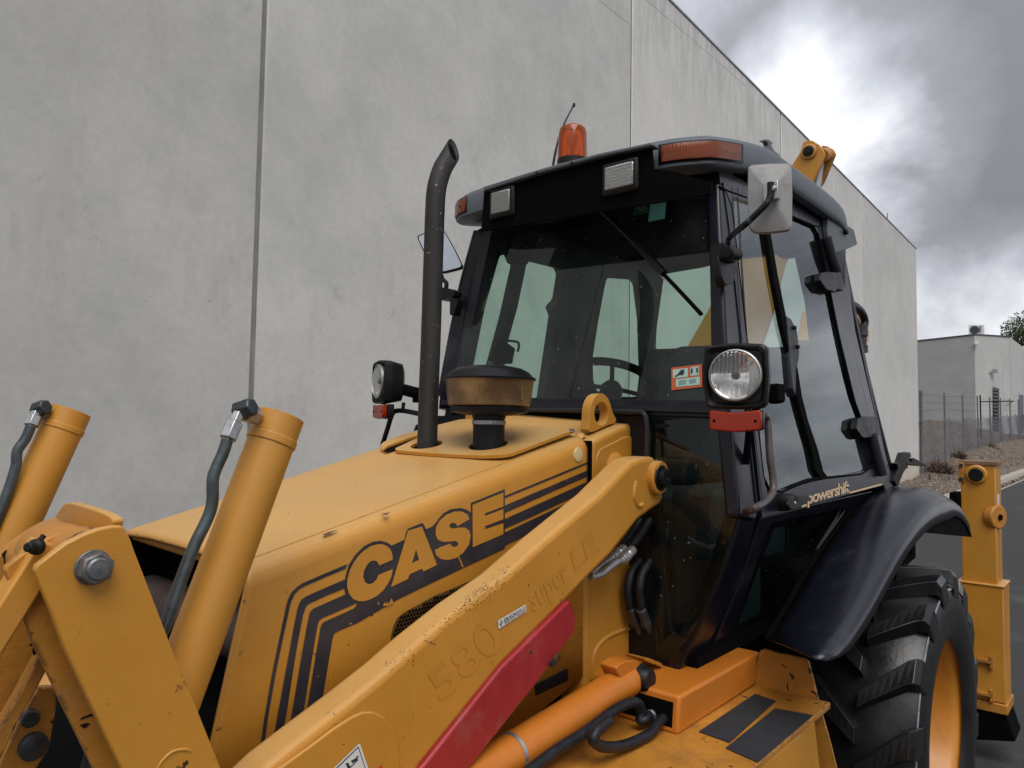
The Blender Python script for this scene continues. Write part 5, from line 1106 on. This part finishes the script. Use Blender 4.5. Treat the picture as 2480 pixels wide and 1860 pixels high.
# ---------------- mirrors
mx = 2.02
mpoly = [(1812, 405), (1820, 400), (1860, 397), (1908, 396), (1917, 404), (1919, 470), (1918, 548), (1912, 560), (1860, 566), (1828, 566), (1815, 556), (1810, 480)]
NMz = (at(1865, 480, Y=.77), Vector((1, .38, .05)).normalized())
mo = fillet(pl(mpoly, P=NMz), .008, 2)
cmx = at(1865, 480, P=NMz)
bm = B(); r0 = [p for p in mo]; r1 = [p-NMz[1]*.010+(cmx-p)*.03 for p in mo]; r2 = [p-NMz[1]*.012+(cmx-p)*.09 for p in mo]
r3 = []
for p in mo:
    d_ = p-cmx; s_ = .16 if abs(d_.z) > .07 else .2; r3.append(cmx+d_*.26-NMz[1]*.032)
loft(bm, [[p+NMz[1]*.006 for p in r0], r0, r1, r2, r3], closed=True, cap=True); mir = part('door_mirror', bm, M['mirrorback'], smooth=20)
bm = B(); flat(bm, [p+NMz[1]*.0065 for p in [cmx+(p-cmx)*.93 for p in mo]]); part('mirror_glass', bm, M['mirror'], parent=mir, smooth=0)
b0 = at(1868, 462, P=(NMz[0]-NMz[1]*.036, NMz[1]))
bm = B(); box(bm, b0.x-.012, b0.x+.01, b0.y-.022, b0.y+.018, b0.z-.028, b0.z+.022); lathe(bm, b0+Vector((-.01, -.012, 0)), Vector((-1, 0, 0)), [(0, .008), (.010, .008)], 6); part('mirror_clamp', bm, M['steel'], parent=mir, bevel=.002)
e0 = at(1866, 442, P=(NMz[0]-NMz[1]*.05, NMz[1])); brk = at(1764, 600, P=off(NU, -.05))
bm = B(); tube(bm, [e0, at(1866, 468, P=(NMz[0]-NMz[1]*.052, NMz[1])), at(1862, 484, P=(NMz[0]-NMz[1]*.055, NMz[1])), at(1852, 498, P=(NMz[0]-NMz[1]*.058, NMz[1])), at(1820, 530, P=(NMz[0]-NMz[1]*.05, NMz[1])), at(1796, 551, P=(NMz[0]-NMz[1]*.02, NMz[1])), at(1768, 575, P=off(NU, -.07)), at(1762, 588, P=off(NU, -.055)), brk], .0088, 10); part('mirror_arm', bm, M['black'], parent=mir)
bm = B(); box(bm, brk.x-.03, brk.x+.05, brk.y-.005, brk.y+.055, brk.z-.045, brk.z+.015); lathe(bm, brk+Vector((-.0, -.012, -.02)), Vector((1, 0, .1)), [(-.04, .022), (.05, .022)], 14); part('mirror_bracket', bm, M['black'], parent=mir, bevel=.006)
bm = B(); prism(bm, fillet(pl([(1740, 620), (1788, 622), (1784, 660), (1776, 686), (1757, 692), (1748, 670)], P=off(NU, -.03)), .006, 2), inn(NU)*.03); part('mirror_bracket', bm, M['black'], parent=mir, bevel=.003)
# far mirror
FMx = 2.30; NM2 = (at(1060, 600, X=FMx), (ray(1060, 600).normalized()-Vector((-.75, -.30, .28)).normalized()).normalized())
mo2 = fillet(pl([(1008, 571), (1030, 562), (1075, 556), (1100, 600), (1121, 643), (1118, 650), (1072, 662), (1030, 620)], P=NM2), .015, 3); c2_ = sum(mo2, Vector())/len(mo2)
bm = B(); prism(bm, mo2, NM2[1]*.025); mir2 = part('far_mirror', bm, M['black'], bevel=.006, segs=3)
bm = B(); flat(bm, [c2_+(p-c2_)*.93-NM2[1]*.0015 for p in mo2]); part('mirror_glass', bm, M['mirror'], parent=mir2, smooth=0)
bm = B(); tube(bm, pl([(1065, 655), (1072, 676), (1081, 685), (1080, 700)], X=2.33), .010, 8); prism(bm, fillet(pl([(1068, 695), (1085, 698), (1100, 705), (1098, 718), (1068, 728)], X=2.32), .004, 2), (.05, 0, 0)); prism(bm, fillet(pl([(1090, 718), (1110, 726), (1098, 765), (1089, 762)], X=2.32), .004, 2), (.04, 0, 0)); part('mirror_arm', bm, M['black'], parent=mir2)
# ---------------- headlamps
def headlamp(c, s=1.0, yaw=0.0, nm='headlamp'):
    R = Matrix.Rotation(yaw, 4, 'Z'); T = Matrix.Translation(c) @ R
    def rr(hw, hh_, x, r): 
        return [T @ p for p in fillet([Vector((x, -hw*.98, hh_*.96)), Vector((x, 0, hh_*1.03)), Vector((x, hw*.98, hh_*.96)), Vector((x, hw*1.03, 0)), Vector((x, hw*.93, -hh_*.96)), Vector((x, 0, -hh_*1.0)), Vector((x, -hw*.93, -hh_*.96)), Vector((x, -hw*1.03, 0))], r, 3)]
    a, b_ = .094*s, .098*s
    bm = B(); loft(bm, [rr(a*.80, b_*.80, .010, .02), rr(a*.93, b_*.93, -.006, .02), rr(a, b_, 0, .02), rr(a*1.0, b_*1.0, .030, .02), rr(a*.985, b_*.985, .032, .02), rr(a*.985, b_*.985, .036, .02), rr(a*.97, b_*.97, .040, .02), rr(a*.86, b_*.88, .085, .025), rr(a*.6, b_*.62, .10, .03)], closed=True, cap=True)
    h = part(nm, bm, M['black'], smooth=32)
    ax_ = (R @ Vector((-1, 0, 0))); o_ = T @ Vector((.004, 0, .004*s)); r_ = .0735*s
    bm = B(); lathe(bm, o_, ax_, [(.0, r_*1.07), (.014, r_*1.05), (.016, r_*1.0), (.010, r_*.97)], 48, False, False); part('lamp_rim', bm, M['steel'], parent=h)
    bm = B(); lathe(bm, o_, ax_, [(.0065-.0, r_*.98), (.002, r_*.9), (-.0, r_*.0+.002)][::1], 48, False, False); part('reflector', bm, M['reflector'], parent=h, smooth=60)
    bm = B(); lathe(bm, o_+ax_*.001, ax_, [(0, .013*s), (.006, .011*s), (.007, .001)], 18, cap1=False); part('bulb_shield', bm, M['darksteel'], parent=h)
    bm = B(); lathe(bm, o_, ax_, [(.013, r_*.98), (.018, r_*.8), (.021, r_*.5), (.023, r_*.2), (.0235, .0005)], 48, False, False); part('lens', bm, M['lens'], parent=h, smooth=60)
    return h, T
def lensmat():
    m = glassy('ribbed_lamp_glass', (.86, .86, .85), .06, refl=1.6); nt = m.node_tree
    tc = N(nt, 'ShaderNodeTexCoord'); wv = N(nt, 'ShaderNodeTexWave', inp={'Scale': 26, 'Distortion': 2.5, 'Detail': 3}); wv.bands_direction = 'Y'; L(nt, tc.outputs['Object'], wv.inputs[0])
    bn = N(nt, 'ShaderNodeBump', inp={'Strength': .45, 'Distance': .006}); L(nt, wv.outputs[1], bn.inputs['Height'])
    for n_ in nt.nodes:
        if n_.type in ('BSDF_GLOSSY', 'FRESNEL'): L(nt, bn.outputs[0], n_.inputs['Normal'])
    return m
M['lens'] = lensmat()
hc = at(1781, 912, X=2.10); h1, T1 = headlamp(hc, 1.0, math.radians(12))
def indicator(T, s, lab=None, parent=None):
    P = [(-.078, -.100), (.0, -.108), (.074, -.098), (.074, -.158), (.0, -.166), (-.076, -.160)]
    bm = B(); pr = [T @ Vector((-.004, -y*s, z*s)) for y, z in P]; prism(bm, fillet(pr, .008, 2), (T.to_3x3() @ Vector((.022, 0, 0)))); part('indicator_lens', bm, M['redamber'], parent=parent, bevel=.005, segs=3)
    bm = B(); pr = [T @ Vector((.020, -y*s*1.02, z*s)) for y, z in P]; prism(bm, fillet(pr, .008, 2), (T.to_3x3() @ Vector((.03, 0, 0)))); part('indicator_base', bm, M['black'], parent=parent, bevel=.004)
    for yy in (-.058, .062):
        bm = B(); lathe(bm, T @ Vector((-.004, yy*s, -.132*s)), T.to_3x3() @ Vector((-1, 0, 0)), [(0, .0045), (.002, .004)], 10); part('lens_screw', bm, M['matt_black'], parent=parent)
indicator(T1, 1.0, parent=h1)
bm = B(); b_ = hc+Vector((.08, -.02, -.02)); box(bm, b_.x, b_.x+.07, b_.y-.02, b_.y+.03, b_.z-.06, b_.z+.02); tube(bm, [b_+Vector((.06, 0, -.05)), b_+Vector((.15, .07, -.10)), b_+Vector((.18, .10, -.25))], .012, 8, False); part('lamp_bracket', bm, M['matt_black'], parent=h1)
bm = B(); prism(bm, pl([(1862, 930), (1884, 928), (1885, 970), (1878, 975), (1860, 978)], X=2.20), (.06, 0, 0)); part('connector_block', bm, M['matt_black'], parent=h1, bevel=.004)
hc2 = at(918, 926, X=2.10); h2, T2 = headlamp(hc2, .98, math.radians(-22)); indicator(T2, .98, parent=h2)
bm = B(); tube(bm, [hc2+Vector((.07, -.03, -.02)), at(1020, 955, X=2.2)], .026, 10, False); prism(bm, pl([(998, 938), (1020, 938), (1020, 972), (998, 975)], X=2.18), (.06, 0, 0)); part('lamp_bracket', bm, M['matt_black'], parent=h2, bevel=.003)
bm = B(); tube(bm, pl([(926, 1078), (938, 1040), (950, 1003), (962, 995), (985, 996), (1022, 1004)], X=2.16), .011, 10); tube(bm, pl([(978, 975), (975, 996)], X=2.16), .008, 8, False); tube(bm, pl([(1000, 1062), (1012, 1030)], X=2.16), .009, 8, False); part('lamp_guard', bm, M['black'], parent=h2)
# ---------------- grab handle
bm = B(); tube(bm, [at(1838, 1000, P=off(NU, -.01))]+pl([(1846, 1004), (1857, 1013), (1861, 1045), (1865, 1108), (1872, 1158), (1871, 1192), (1852, 1217), (1825, 1232)], P=off(NU, -.07))+[at(1806, 1240, P=off(NU, -.02))], .0125, 12); part('grab_handle', bm, mat('worn_brown_rail', (.075, .06, .058), .42, metal=.2, var=.3, scale=20), bevel=0)
# ---------------- rear wheel
WX, WZ, WR = 3.74, .675, .655
WY0, WY1 = .665, 1.10
o_ = Vector((WX, WY0, WZ)); yv = Vector((0, 1, 0))
bm = B(); lathe(bm, o_, yv, [(.035, .385), (.012, .42), (.0, .50), (.002, .56), (.022, .612), (.06, .632), (.21, .640), (.37, .632), (.41, .612), (.43, .56), (.43, .45), (.40, .385)], 96, False, False); tyre = part('rear_tyre', bm, M['rubber'], smooth=30)
bm = B(); lathe(bm, o_, yv, [(.018, .600), (.0155, .606), (.020, .613)], 96, False, False); part('shoulder_line', bm, M['buff'], parent=tyre)
def lug(mirror, name_src=None):
    bm = B(); rings_ = []
    n = 9
    for k in range(n+1):
        t = k/n                                  # 0 at the centre, 1 round the shoulder
        yy = .215-.205*min(1, t*1.18)
        rb_, rt_ = (.634, .692)
        if t > .85: rb_ = .634-(t-.85)*.55; rt_ = .690-(t-.85)*.62; yy = .012-(t-.85)*.05
        ang = .30*t if t < .7 else .21+(t-.7)*.10
        hw = .055+.045*t
        r_ = []
        for s_, rr_ in ((-1, rb_), (-.80, rt_), (.80, rt_), (1, rb_)):
            a = ang+s_*hw; r_.append(Vector((math.sin(a)*rr_, (yy if not mirror else .43-yy), math.cos(a)*rr_)))
        rings_.append(r_)
    loft(bm, rings_, closed=True, cap=True)
    me = bpy.data.meshes.new('tread_lug'); bmesh.ops.recalc_face_normals(bm, faces=bm.faces); bm.to_mesh(me); bm.free(); me.materials.append(M['rubber']); return me
lm = [lug(False), lug(True)]
NL_ = 16
for k in range(NL_):
    for s in (0, 1):
        o2 = bpy.data.objects.new('tread_lug', lm[s]); C.objects.link(o2); o2.parent = tyre; o2.matrix_parent_inverse = Matrix.Translation(-MC.location) @ Matrix.Translation(MC.location)
        o2.location = (WX, WY0, WZ); a = 2*math.pi*(k+s*.5)/NL_
        o2.rotation_euler = (0, a, 0)
        md = o2.modifiers.new('bevel', 'BEVEL'); md.width = .008; md.segments = 2; md.limit_method = 'ANGLE'
bm = B(); lathe(bm, o_, yv, [(.030, .398), (.026, .405), (.034, .408), (.045, .400), (.060, .385), (.085, .372), (.14, .368), (.17, .352), (.20, .345), (.24, .340), (.26, .20), (.20, .13), (.20, .0)][:12], 96, False, True); rim = part('rear_rim', bm, M['rim'], smooth=30)
for k in range(8):
    a = k*math.pi/4; bm = B(); lathe(bm, o_+Vector((math.cos(a)*.16, .24, math.sin(a)*.16)), -yv, [(0, .018), (.02, .018)], 6); part('wheel_nut', bm, M['darksteel'], parent=rim)
for src in (tyre, rim):     # the far rear wheel
    c = src.copy(); C.objects.link(c); c.location = src.location+Vector((0, 1.755, 0))
# ---------------- rear fender
N_ = 26
inn_c = resample(crom(pl([(1861, 1549), (1895, 1492), (1926, 1438), (1980, 1348), (2042, 1262), (2096, 1203), (2140, 1183), (2165, 1178)], Y=1.03), 4), N_-4)
last = at(2175, 1180, Y=1.03); inn_c += [last+Vector((.10*k, 0, -.003*k*k)) for k in range(1, 5)]
cre_c = resample(crom(pl([(1975, 1594), (2022, 1552), (2078, 1473), (2118, 1405), (2150, 1345), (2180, 1300), (2204, 1268), (2232, 1241), (2262, 1222), (2300, 1214), (2322, 1224), (2334, 1240)], Y=.745), 4), N_)
lip_c = resample(crom(pl([(2010, 1600), (2056, 1577), (2110, 1500), (2150, 1425), (2178, 1375), (2205, 1332), (2244, 1286), (2270, 1268), (2295, 1259), (2318, 1250), (2338, 1266), (2354, 1299)], Y=.72), 4), N_)
rings = []
wc = Vector((WX, 0, WZ))
for i in range(N_):
    a, b_, c_ = inn_c[i], cre_c[i], lip_c[i]
    rad = ((a+b_)/2-wc); rad.y = 0; rad.normalize()
    r = [a+rad*0, a.lerp(b_, .25)+rad*.022, a.lerp(b_, .5)+rad*.032, a.lerp(b_, .75)+rad*.026, a.lerp(b_, .92)+rad*.012, b_, b_.lerp(c_, .5)+Vector((0, -.008, 0)), c_]
    rings.append(r)
bm = B(); loft(bm, rings); part('rear_fender', bm, M['navy'], solid=.006, smooth=60)
bm = B(); prism(bm, [Vector((p.x, 1.035, p.z)) for p in inn_c]+[Vector((inn_c[-1].x, 1.035, 1.25)), Vector((3.6, 1.035, 1.15)), Vector((inn_c[0].x+.2, 1.035, 1.24))], (0, .012, 0)); part('inner_fender', bm, M['matt_black'])
bm = B(); box(bm, 3.0, 4.1, 1.05, 1.30, .9, 1.45); part('fuel_tank', bm, M['matt_black'], bevel=.03)
bm = B(); prism(bm, pl([(2236, 1288), (2268, 1268), (2295, 1258), (2320, 1251), (2340, 1268), (2354, 1301)], Y=.728), (0, .30, 0)); part('fender_underside', bm, M['matt_black'])
for i, r in ((0, 0),):
    bm = B(); tube(bm, [p+Vector((-.002, 0, 0)) for p in inn_c[:N_-4]], .006, 8, False); part('fender_beading', bm, M['matt_black'])
# lamp bracket on the fender
g6 = lambda pts: qs(pts, 2130, 1060, 11.06)
bm = B(); prism(bm, pl(g6([(400, 1160), (520, 800), (490, 790), (472, 690), (590, 655), (670, 410), (820, 388), (850, 470), (848, 525), (785, 545), (820, 660), (760, 755), (770, 815), (710, 840), (640, 950), (500, 1310), (470, 1310)]), Y=.98), (0, .035, 0)); prism(bm, pl(g6([(760, 668), (890, 660), (890, 560), (935, 543), (1290, 735), (1265, 768), (1080, 762), (760, 730)]), Y=.975), (0, .045, 0)); part('lamp_bracket', bm, M['black'], bevel=.003)
bm = B(); prism(bm, pl(z8([(1255, 965), (1290, 985), (1345, 1030), (1345, 1062), (1270, 1060)]), Y=1.0), (0, .06, 0)); part('fender_bracket', bm, M['charcoal'], bevel=.004)
# ---------------- step box
bx0 = .9
bm = B(); prism(bm, [Vector((2.085, 1.10, 1.162)), Vector((2.70, 1.10, 1.162)), Vector((2.66, 1.10, 1.052)), Vector((2.072, 1.10, 1.048))], (0, .35, 0)); part('side_rail', bm, M['orange'], bevel=.010, segs=3)
bm = B(); box(bm, bx0, 2.68, .845, 1.45, 1.026, 1.050); part('step_floor', bm, M['yellow_rust'], bevel=.006, segs=3)
bm = B(); prism(bm, [Vector((2.02, .845, 1.032)), Vector((2.52, .845, 1.032)), Vector((2.60, .845, .75)), Vector((2.70, .845, .45)), Vector((2.02, .845, .45))], (0, .02, 0)); part('step_skirt', bm, M['yellow'], bevel=.004)
bm = B(); prism(bm, pl([(1838, 1577), (1850, 1572), (1950, 1597), (1958, 1602), (1984, 1707), (2010, 1800), (2035, 1900), (1900, 1900), (1819, 1664)], X=2.665), (.014, 0, 0)); part('step_end_plate', bm, M['yellow_rust'], bevel=.003)
for pts_ in ([(35, 1417), (410, 1165), (550, 1212), (240, 1490)], [(215, 1527), (545, 1262), (800, 1308), (430, 1622)]):
    bm = B(); v = [at(x, y, Z=1.052) for x, y in b1(pts_)]; prism(bm, v, (0, 0, .002)); part('anti_slip_pad', bm, M['grip'])
bm = B(); box(bm, bx0, 2.06, .82, 1.45, .5, 1.02); part('battery_box', bm, M['yellow_worn'], bevel=.01)
bm = B(); box(bm, 2.074, 2.30, 1.12, 1.42, 1.052, 1.14); part('dark_recess', bm, M['matt_black'])
# ---------------- hoses beside the tower
g8 = lambda pts: qs(pts, 1460, 1200, 3.606)
def hose(pts, r=.0125, m='hose', nm='hydraulic_hose'): 
    bm = B(); tube(bm, pts, r, 12); return part(nm, bm, M[m])
hy = 1.36
hose([at(x, y, Y=hy-.02) for x, y in g8([(225, 480), (320, 350), (420, 210), (500, 130), (555, 190), (560, 300), (510, 440), (420, 560), (350, 670), (320, 800), (325, 900), (345, 1010)])], .0155)
hose([at(x, y, Y=hy+.02) for x, y in g8([(160, 470), (250, 340), (350, 190), (430, 120), (480, 170), (480, 300), (420, 440), (330, 560), (255, 660), (222, 790), (225, 900), (240, 1000)])], .0155)
for pts_, yy in (([(330, 990), (360, 1060), (375, 1110)], hy-.02), ([(238, 980), (262, 1060), (280, 1110)], hy+.02)):
    v = [at(x, y, Y=yy) for x, y in g8(pts_)]; bm = B(); tube(bm, v, .018, 12, False); lathe(bm, v[-1]-(v[-1]-v[-2]).normalized()*.01, v[-1]-v[-2], [(0, .020), (.022, .020)], 6); part('hose_fitting', bm, M['darksteel'], bevel=.002)
hose([at(x, y, Y=hy-.02) for x, y in g8([(375, 1100), (420, 1200), (470, 1330), (530, 1480), (545, 1600), (545, 1800)])], .0125, 'pipe', 'hydraulic_pipe')
hose([at(x, y, Y=hy+.02) for x, y in g8([(280, 1100), (340, 1230), (400, 1370), (440, 1500), (455, 1620), (460, 1800)])], .0125, 'pipe', 'hydraulic_pipe')
bm = B(); prism(bm, pl(g8([(355, 1420), (400, 1420), (500, 1455), (520, 1470), (538, 1515), (530, 1522), (490, 1490), (360, 1440)]), Y=1.27), (0, .07, 0)); part('pipe_clamp_bracket', bm, M['yellow_worn'], bevel=.002)
for dy_, pp, yy in ((0, [(262, 475), (200, 540), (165, 570)], AY0+.04), (1, [(185, 465), (110, 520), (75, 548)], AY0+.07)):
    v = [at(x, y, Y=yy) for x, y in g8(pp)]
    bm = B(); d_ = (v[2]-v[0]).normalized(); ln = (v[2]-v[0]).length; lathe(bm, v[0], d_, [(0, .0165), (ln*.42, .0165), (ln*.45, .014), (ln*.5, .014), (ln*.52, .018), (ln*.9, .018), (ln*.92, .011), (ln*1.1, .011)], 12); part('hose_fitting', bm, M['steel'], bevel=.0015)
    e = [(130, 580), (60, 630), (0, 680), (-60, 705), (-110, 705)] if dy_ == 0 else [(60, 560), (0, 600), (-60, 650), (-100, 690)]
    hose([v[2]]+[at(x, y, Y=yy) for x, y in g8(e)], .0105, 'steel', 'hydraulic_pipe')
# lower hoses in front of the step
def lowz(x, y, Y_):
    p = at(x, y, Y=Y_); return p if p.z > 1.069 else at(x, y, Z=1.069)
h1p = [lowz(x, y, 1.20) for x, y in b2([(60, 1800), (250, 1659), (400, 1545), (620, 1405), (790, 1275), (900, 1222), (955, 1228), (978, 1280), (970, 1340)])]
hose(h1p+[lowz(x, y, 1.19) for x, y in b2([(1000, 1335), (1040, 1305)])], .0155)
hose([lowz(x, y, 1.15) for x, y in b2([(1180, 1285), (1130, 1320), (1080, 1370), (1040, 1425), (960, 1470), (860, 1508), (750, 1520), (680, 1500), (655, 1462), (690, 1400), (760, 1340)])]+[at(880, 1225+1260-1225, Y=1.22)][:0], .0155)
for pp in ([(1035, 1308), (1120, 1262)], [(1165, 1292), (1225, 1262)]):
    v = [at(x, y, Y=1.19) for x, y in b2(pp)]; d_ = (v[1]-v[0]); bm = B(); lathe(bm, v[0], d_, [(0, .0165), (d_.length*.55, .0165), (d_.length*.56, .019), (d_.length, .019)], 12); part('hose_fitting', bm, M['steel'], bevel=.0015)
# ---------------- stabiliser leg at the rear
SX = 5.36
s0, s1 = at(2325, 1122, X=SX), at(2411, 1124, X=SX)
bm = B(); box(bm, SX, SX+.2, s1.y, s0.y, .3, at(2370, 1123, X=SX).z); stb = part('stabiliser_leg', bm, M['yellow'], bevel=.008, segs=3, label='upright yellow stabiliser leg at the rear')
bm = B(); box(bm, SX-.008, SX+.21, s1.y-.012, s0.y+.006, at(2370, 1126, X=SX).z, at(2370, 1117, X=SX).z); part('leg_cap', bm, mat('rusty_cap', (.20, .11, .06), .8, var=.3), parent=stb, bevel=.002)
zs = at(2370, 1411, X=SX).z
bm = B(); box(bm, SX-.018, SX+.22, s1.y-.030, s0.y+.02, at(2370, 1690, X=SX).z, zs); part('leg_sleeve', bm, M['yellow'], parent=stb, bevel=.008, segs=3)
bm = B(); box(bm, SX-.024, SX+.226, s1.y-.036, s0.y+.026, zs-.012, zs+.002); part('sleeve_weld', bm, M['yellow'], parent=stb, bevel=.005)
pc = at(2365, 1149, X=SX); bm = B(); lathe(bm, pc, Vector((-1, 0, 0)), [(0, .060), (.012, .058), (.018, .050)], 32); part('pin_boss', bm, M['yellow'], parent=stb, bevel=.003)
bm = B(); lathe(bm, pc, Vector((-1, 0, 0)), [(0, .040), (.030, .040), (.033, .036)], 32); part('pin', bm, M['black'], parent=stb)
bm = B(); a_, b_ = at(2320, 1120, X=SX-.012), at(2335, 1168, X=SX-.012); box(bm, SX-.012, SX, b_.y, a_.y, b_.z, a_.z); part('lock_plate', bm, M['yellow_worn'], parent=stb, bevel=.003)
for y_ in (1127, 1160):
    bm = B(); lathe(bm, at(2328, y_, X=SX-.012), Vector((-1, 0, 0)), [(0, .012), (.008, .012)], 6); part('plate_bolt', bm, M['darksteel'], parent=stb)
bm = B(); lathe(bm, at(2418, 1252, Y=s1.y-.005)+Vector((0, .01, 0)), Vector((-.5, -1, 0)), [(-.03, .075), (.012, .075), (.02, .068)], 24); cbs = part('leg_hook', bm, M['yellow_worn'], parent=stb, bevel=.003)
bm = B(); lathe(bm, at(2418, 1252, Y=s1.y-.005)+Vector((-.012, -.012, 0)), Vector((-.5, -1, 0)), [(0, .018), (.004, .018)], 16); part('hook_hole', bm, M['matt_black'], parent=stb)
for y_ in (1600, 1680):
    p = at(2392, y_, X=SX-.02); bm = B(); box(bm, SX-.05, SX-.018, p.y-.02, p.y+.05, p.z-.01, p.z+.008); box(bm, SX-.045, SX-.018, p.y-.03, p.y-.012, p.z-.04, p.z+.03); part('hose_clip', bm, M['yellow_worn'], parent=stb, bevel=.002)
zf = at(2370, 1692, X=SX).z
bm = B(); box(bm, SX-.03, SX+.235, s1.y-.04, s0.y+.03, zf-.055, zf+.002); part('foot_collar', bm, M['yellow_worn'], parent=stb, bevel=.004)
bm = B(); prism(bm, [Vector((SX-.02, s1.y-.03, zf-.05)), Vector((SX-.02, s0.y+.02, zf-.05)), Vector((SX-.02, s0.y+.05, zf-.27)), Vector((SX-.02, s1.y-.075, zf-.20))], (.26, 0, 0)); part('stabiliser_foot', bm, M['matt_black'], parent=stb, bevel=.01)
bm = B(); lathe(bm, at(2412, 1225, Y=s1.y-.001), Vector((0, -1, 0)), [(0, .001), (.001, .001)], 4)
flat(bm, [Vector((SX+.03, s1.y-.001, 1.60)), Vector((SX+.12, s1.y-.001, 1.60)), Vector((SX+.12, s1.y-.001, 1.42)), Vector((SX+.03, s1.y-.001, 1.42))]); part('leg_sticker', bm, M['white'], parent=stb, smooth=0)
bm = B(); box(bm, SX-.02, SX+.12, s0.y+.004, s0.y+.06, 1.38, 1.60); part('spool_cover', bm, M['matt_black'], parent=stb, bevel=.01)
bm = B(); box(bm, SX-.02, SX+.24, 1.0, 2.5, .42, .70); part('rear_frame', bm, M['yellow_worn'], bevel=.01)
bm = B(); box(bm, SX, SX+.2, 3.52-s0.y, 3.52-s1.y, .3, 1.78); part('stabiliser_leg', bm, M['yellow'], bevel=.008)
bm = B(); box(bm, 4.2, 5.3, 1.35, 2.17, .5, 1.0); part('rear_chassis', bm, M['yellow_worn'], bevel=.01)
bm = B(); box(bm, 4.55, 4.60, 1.0, 1.13, 1.30, 1.62); part('rear_lamp', bm, M['matt_black'], bevel=.01)
# ---------------- backhoe boom behind the cab
YB = 1.66
bx = 5.0
bl_ = pl([(1938, 338+30), (1945, 345), (1953, 340), (1968, 340), (1984, 350), (1996, 366), (1998, 378), (1972, 432), (1918, 560), (1905, 620), (1870, 760), (1830, 880), (1790, 1000), (1560, 1000), (1630, 900), (1800, 600), (1915, 404)], X=bx)
bm = B(); prism(bm, bl_, (.03, 0, 0)); boom = part('boom', bm, M['yellow'], bevel=.005)
bp2 = [p+Vector((.14, -.10, -.01)) for p in bl_]; 
bl3 = pl([(1990, 352), (2002, 353), (2018, 362), (2023, 372), (2019, 382), (1993, 443), (1970, 470), (1960, 500), (1900, 640), (1880, 640), (1988, 400)], X=bx+.12)
bm = B(); prism(bm, bl3, (.03, 0, 0)); part('boom_plate', bm, M['yellow_rust'], parent=boom, bevel=.004)
bc2 = at(1960, 368, X=bx); bm = B(); lathe(bm, bc2, Vector((-1, 0, 0)), [(0, .052), (.014, .052), (.018, .046)], 32); part('boom_boss', bm, M['yellow'], parent=boom, bevel=.003)
bm = B(); lathe(bm, bc2, Vector((-1, 0, 0)), [(0, .036), (.024, .036), (.026, .030)], 28); lathe(bm, bc2, Vector((-1, 0, 0)), [(0, .022), (.034, .022)], 24); part('boom_pin', bm, M['black'], parent=boom)
bm = B(); cyl(bm, at(1990, 378, X=bx+.02), at(2002, 374, X=bx+.12), .045, 20); part('boom_bush', bm, M['yellow_worn'], parent=boom)
bm = B(); tube(bm, pl([(1986, 392), (1982, 420), (1975, 470)], X=bx+.08), .028, 14, False); part('boom_cylinder_rod', bm, M['flash'], parent=boom)
# transport lock hook on the roof
hk = pl(qs([(530, 1215), (600, 1182), (690, 1195), (795, 1285), (760, 1345), (800, 1450), (880, 1530), (980, 1600), (980, 1720), (640, 1560), (510, 1465), (540, 1405), (585, 1380), (680, 1365), (660, 1280), (600, 1240)], 1800, 230, 11.06), Y=1.7)
bm = B(); prism(bm, hk, (0, .03, 0)); part('boom_lock_hook', bm, mat('grey_hook', (.12, .12, .12), .5, metal=.3), bevel=.003)
# dipper end and hoses to the right of the cab
dy = 1.5
g4 = lambda pts: qs(pts, 2000, 700, 4.1475)
bm = B(); prism(bm, pl(g4([(150, 190), (260, 190), (330, 240), (400, 310), (425, 350), (440, 440), (435, 520), (360, 635), (200, 700), (100, 500)]), Y=dy), (0, .25, 0)); dip = part('dipper', bm, M['yellow'], bevel=.01)
for pts_, r in (([(180, 160), (240, 155), (300, 180), (350, 225), (380, 280), (390, 340), (375, 400), (370, 440)], .026), ([(240, 290), (290, 290), (315, 330), (320, 400), (320, 470), (300, 520)], .015)):
    bm = B(); tube(bm, pl(g4(pts_), Y=dy-.1), r, 12); part('dipper_hose', bm, M['hose'], parent=dip)
bm = B(); lathe(bm, at(*g4([(372, 440)])[0], Y=dy-.1), Vector((-.05, 0, -1)), [(-.05, .030), (.02, .032), (.03, .024), (.08, .024), (.085, .032), (.13, .032)], 8); part('hose_fitting', bm, M['darksteel'], parent=dip)
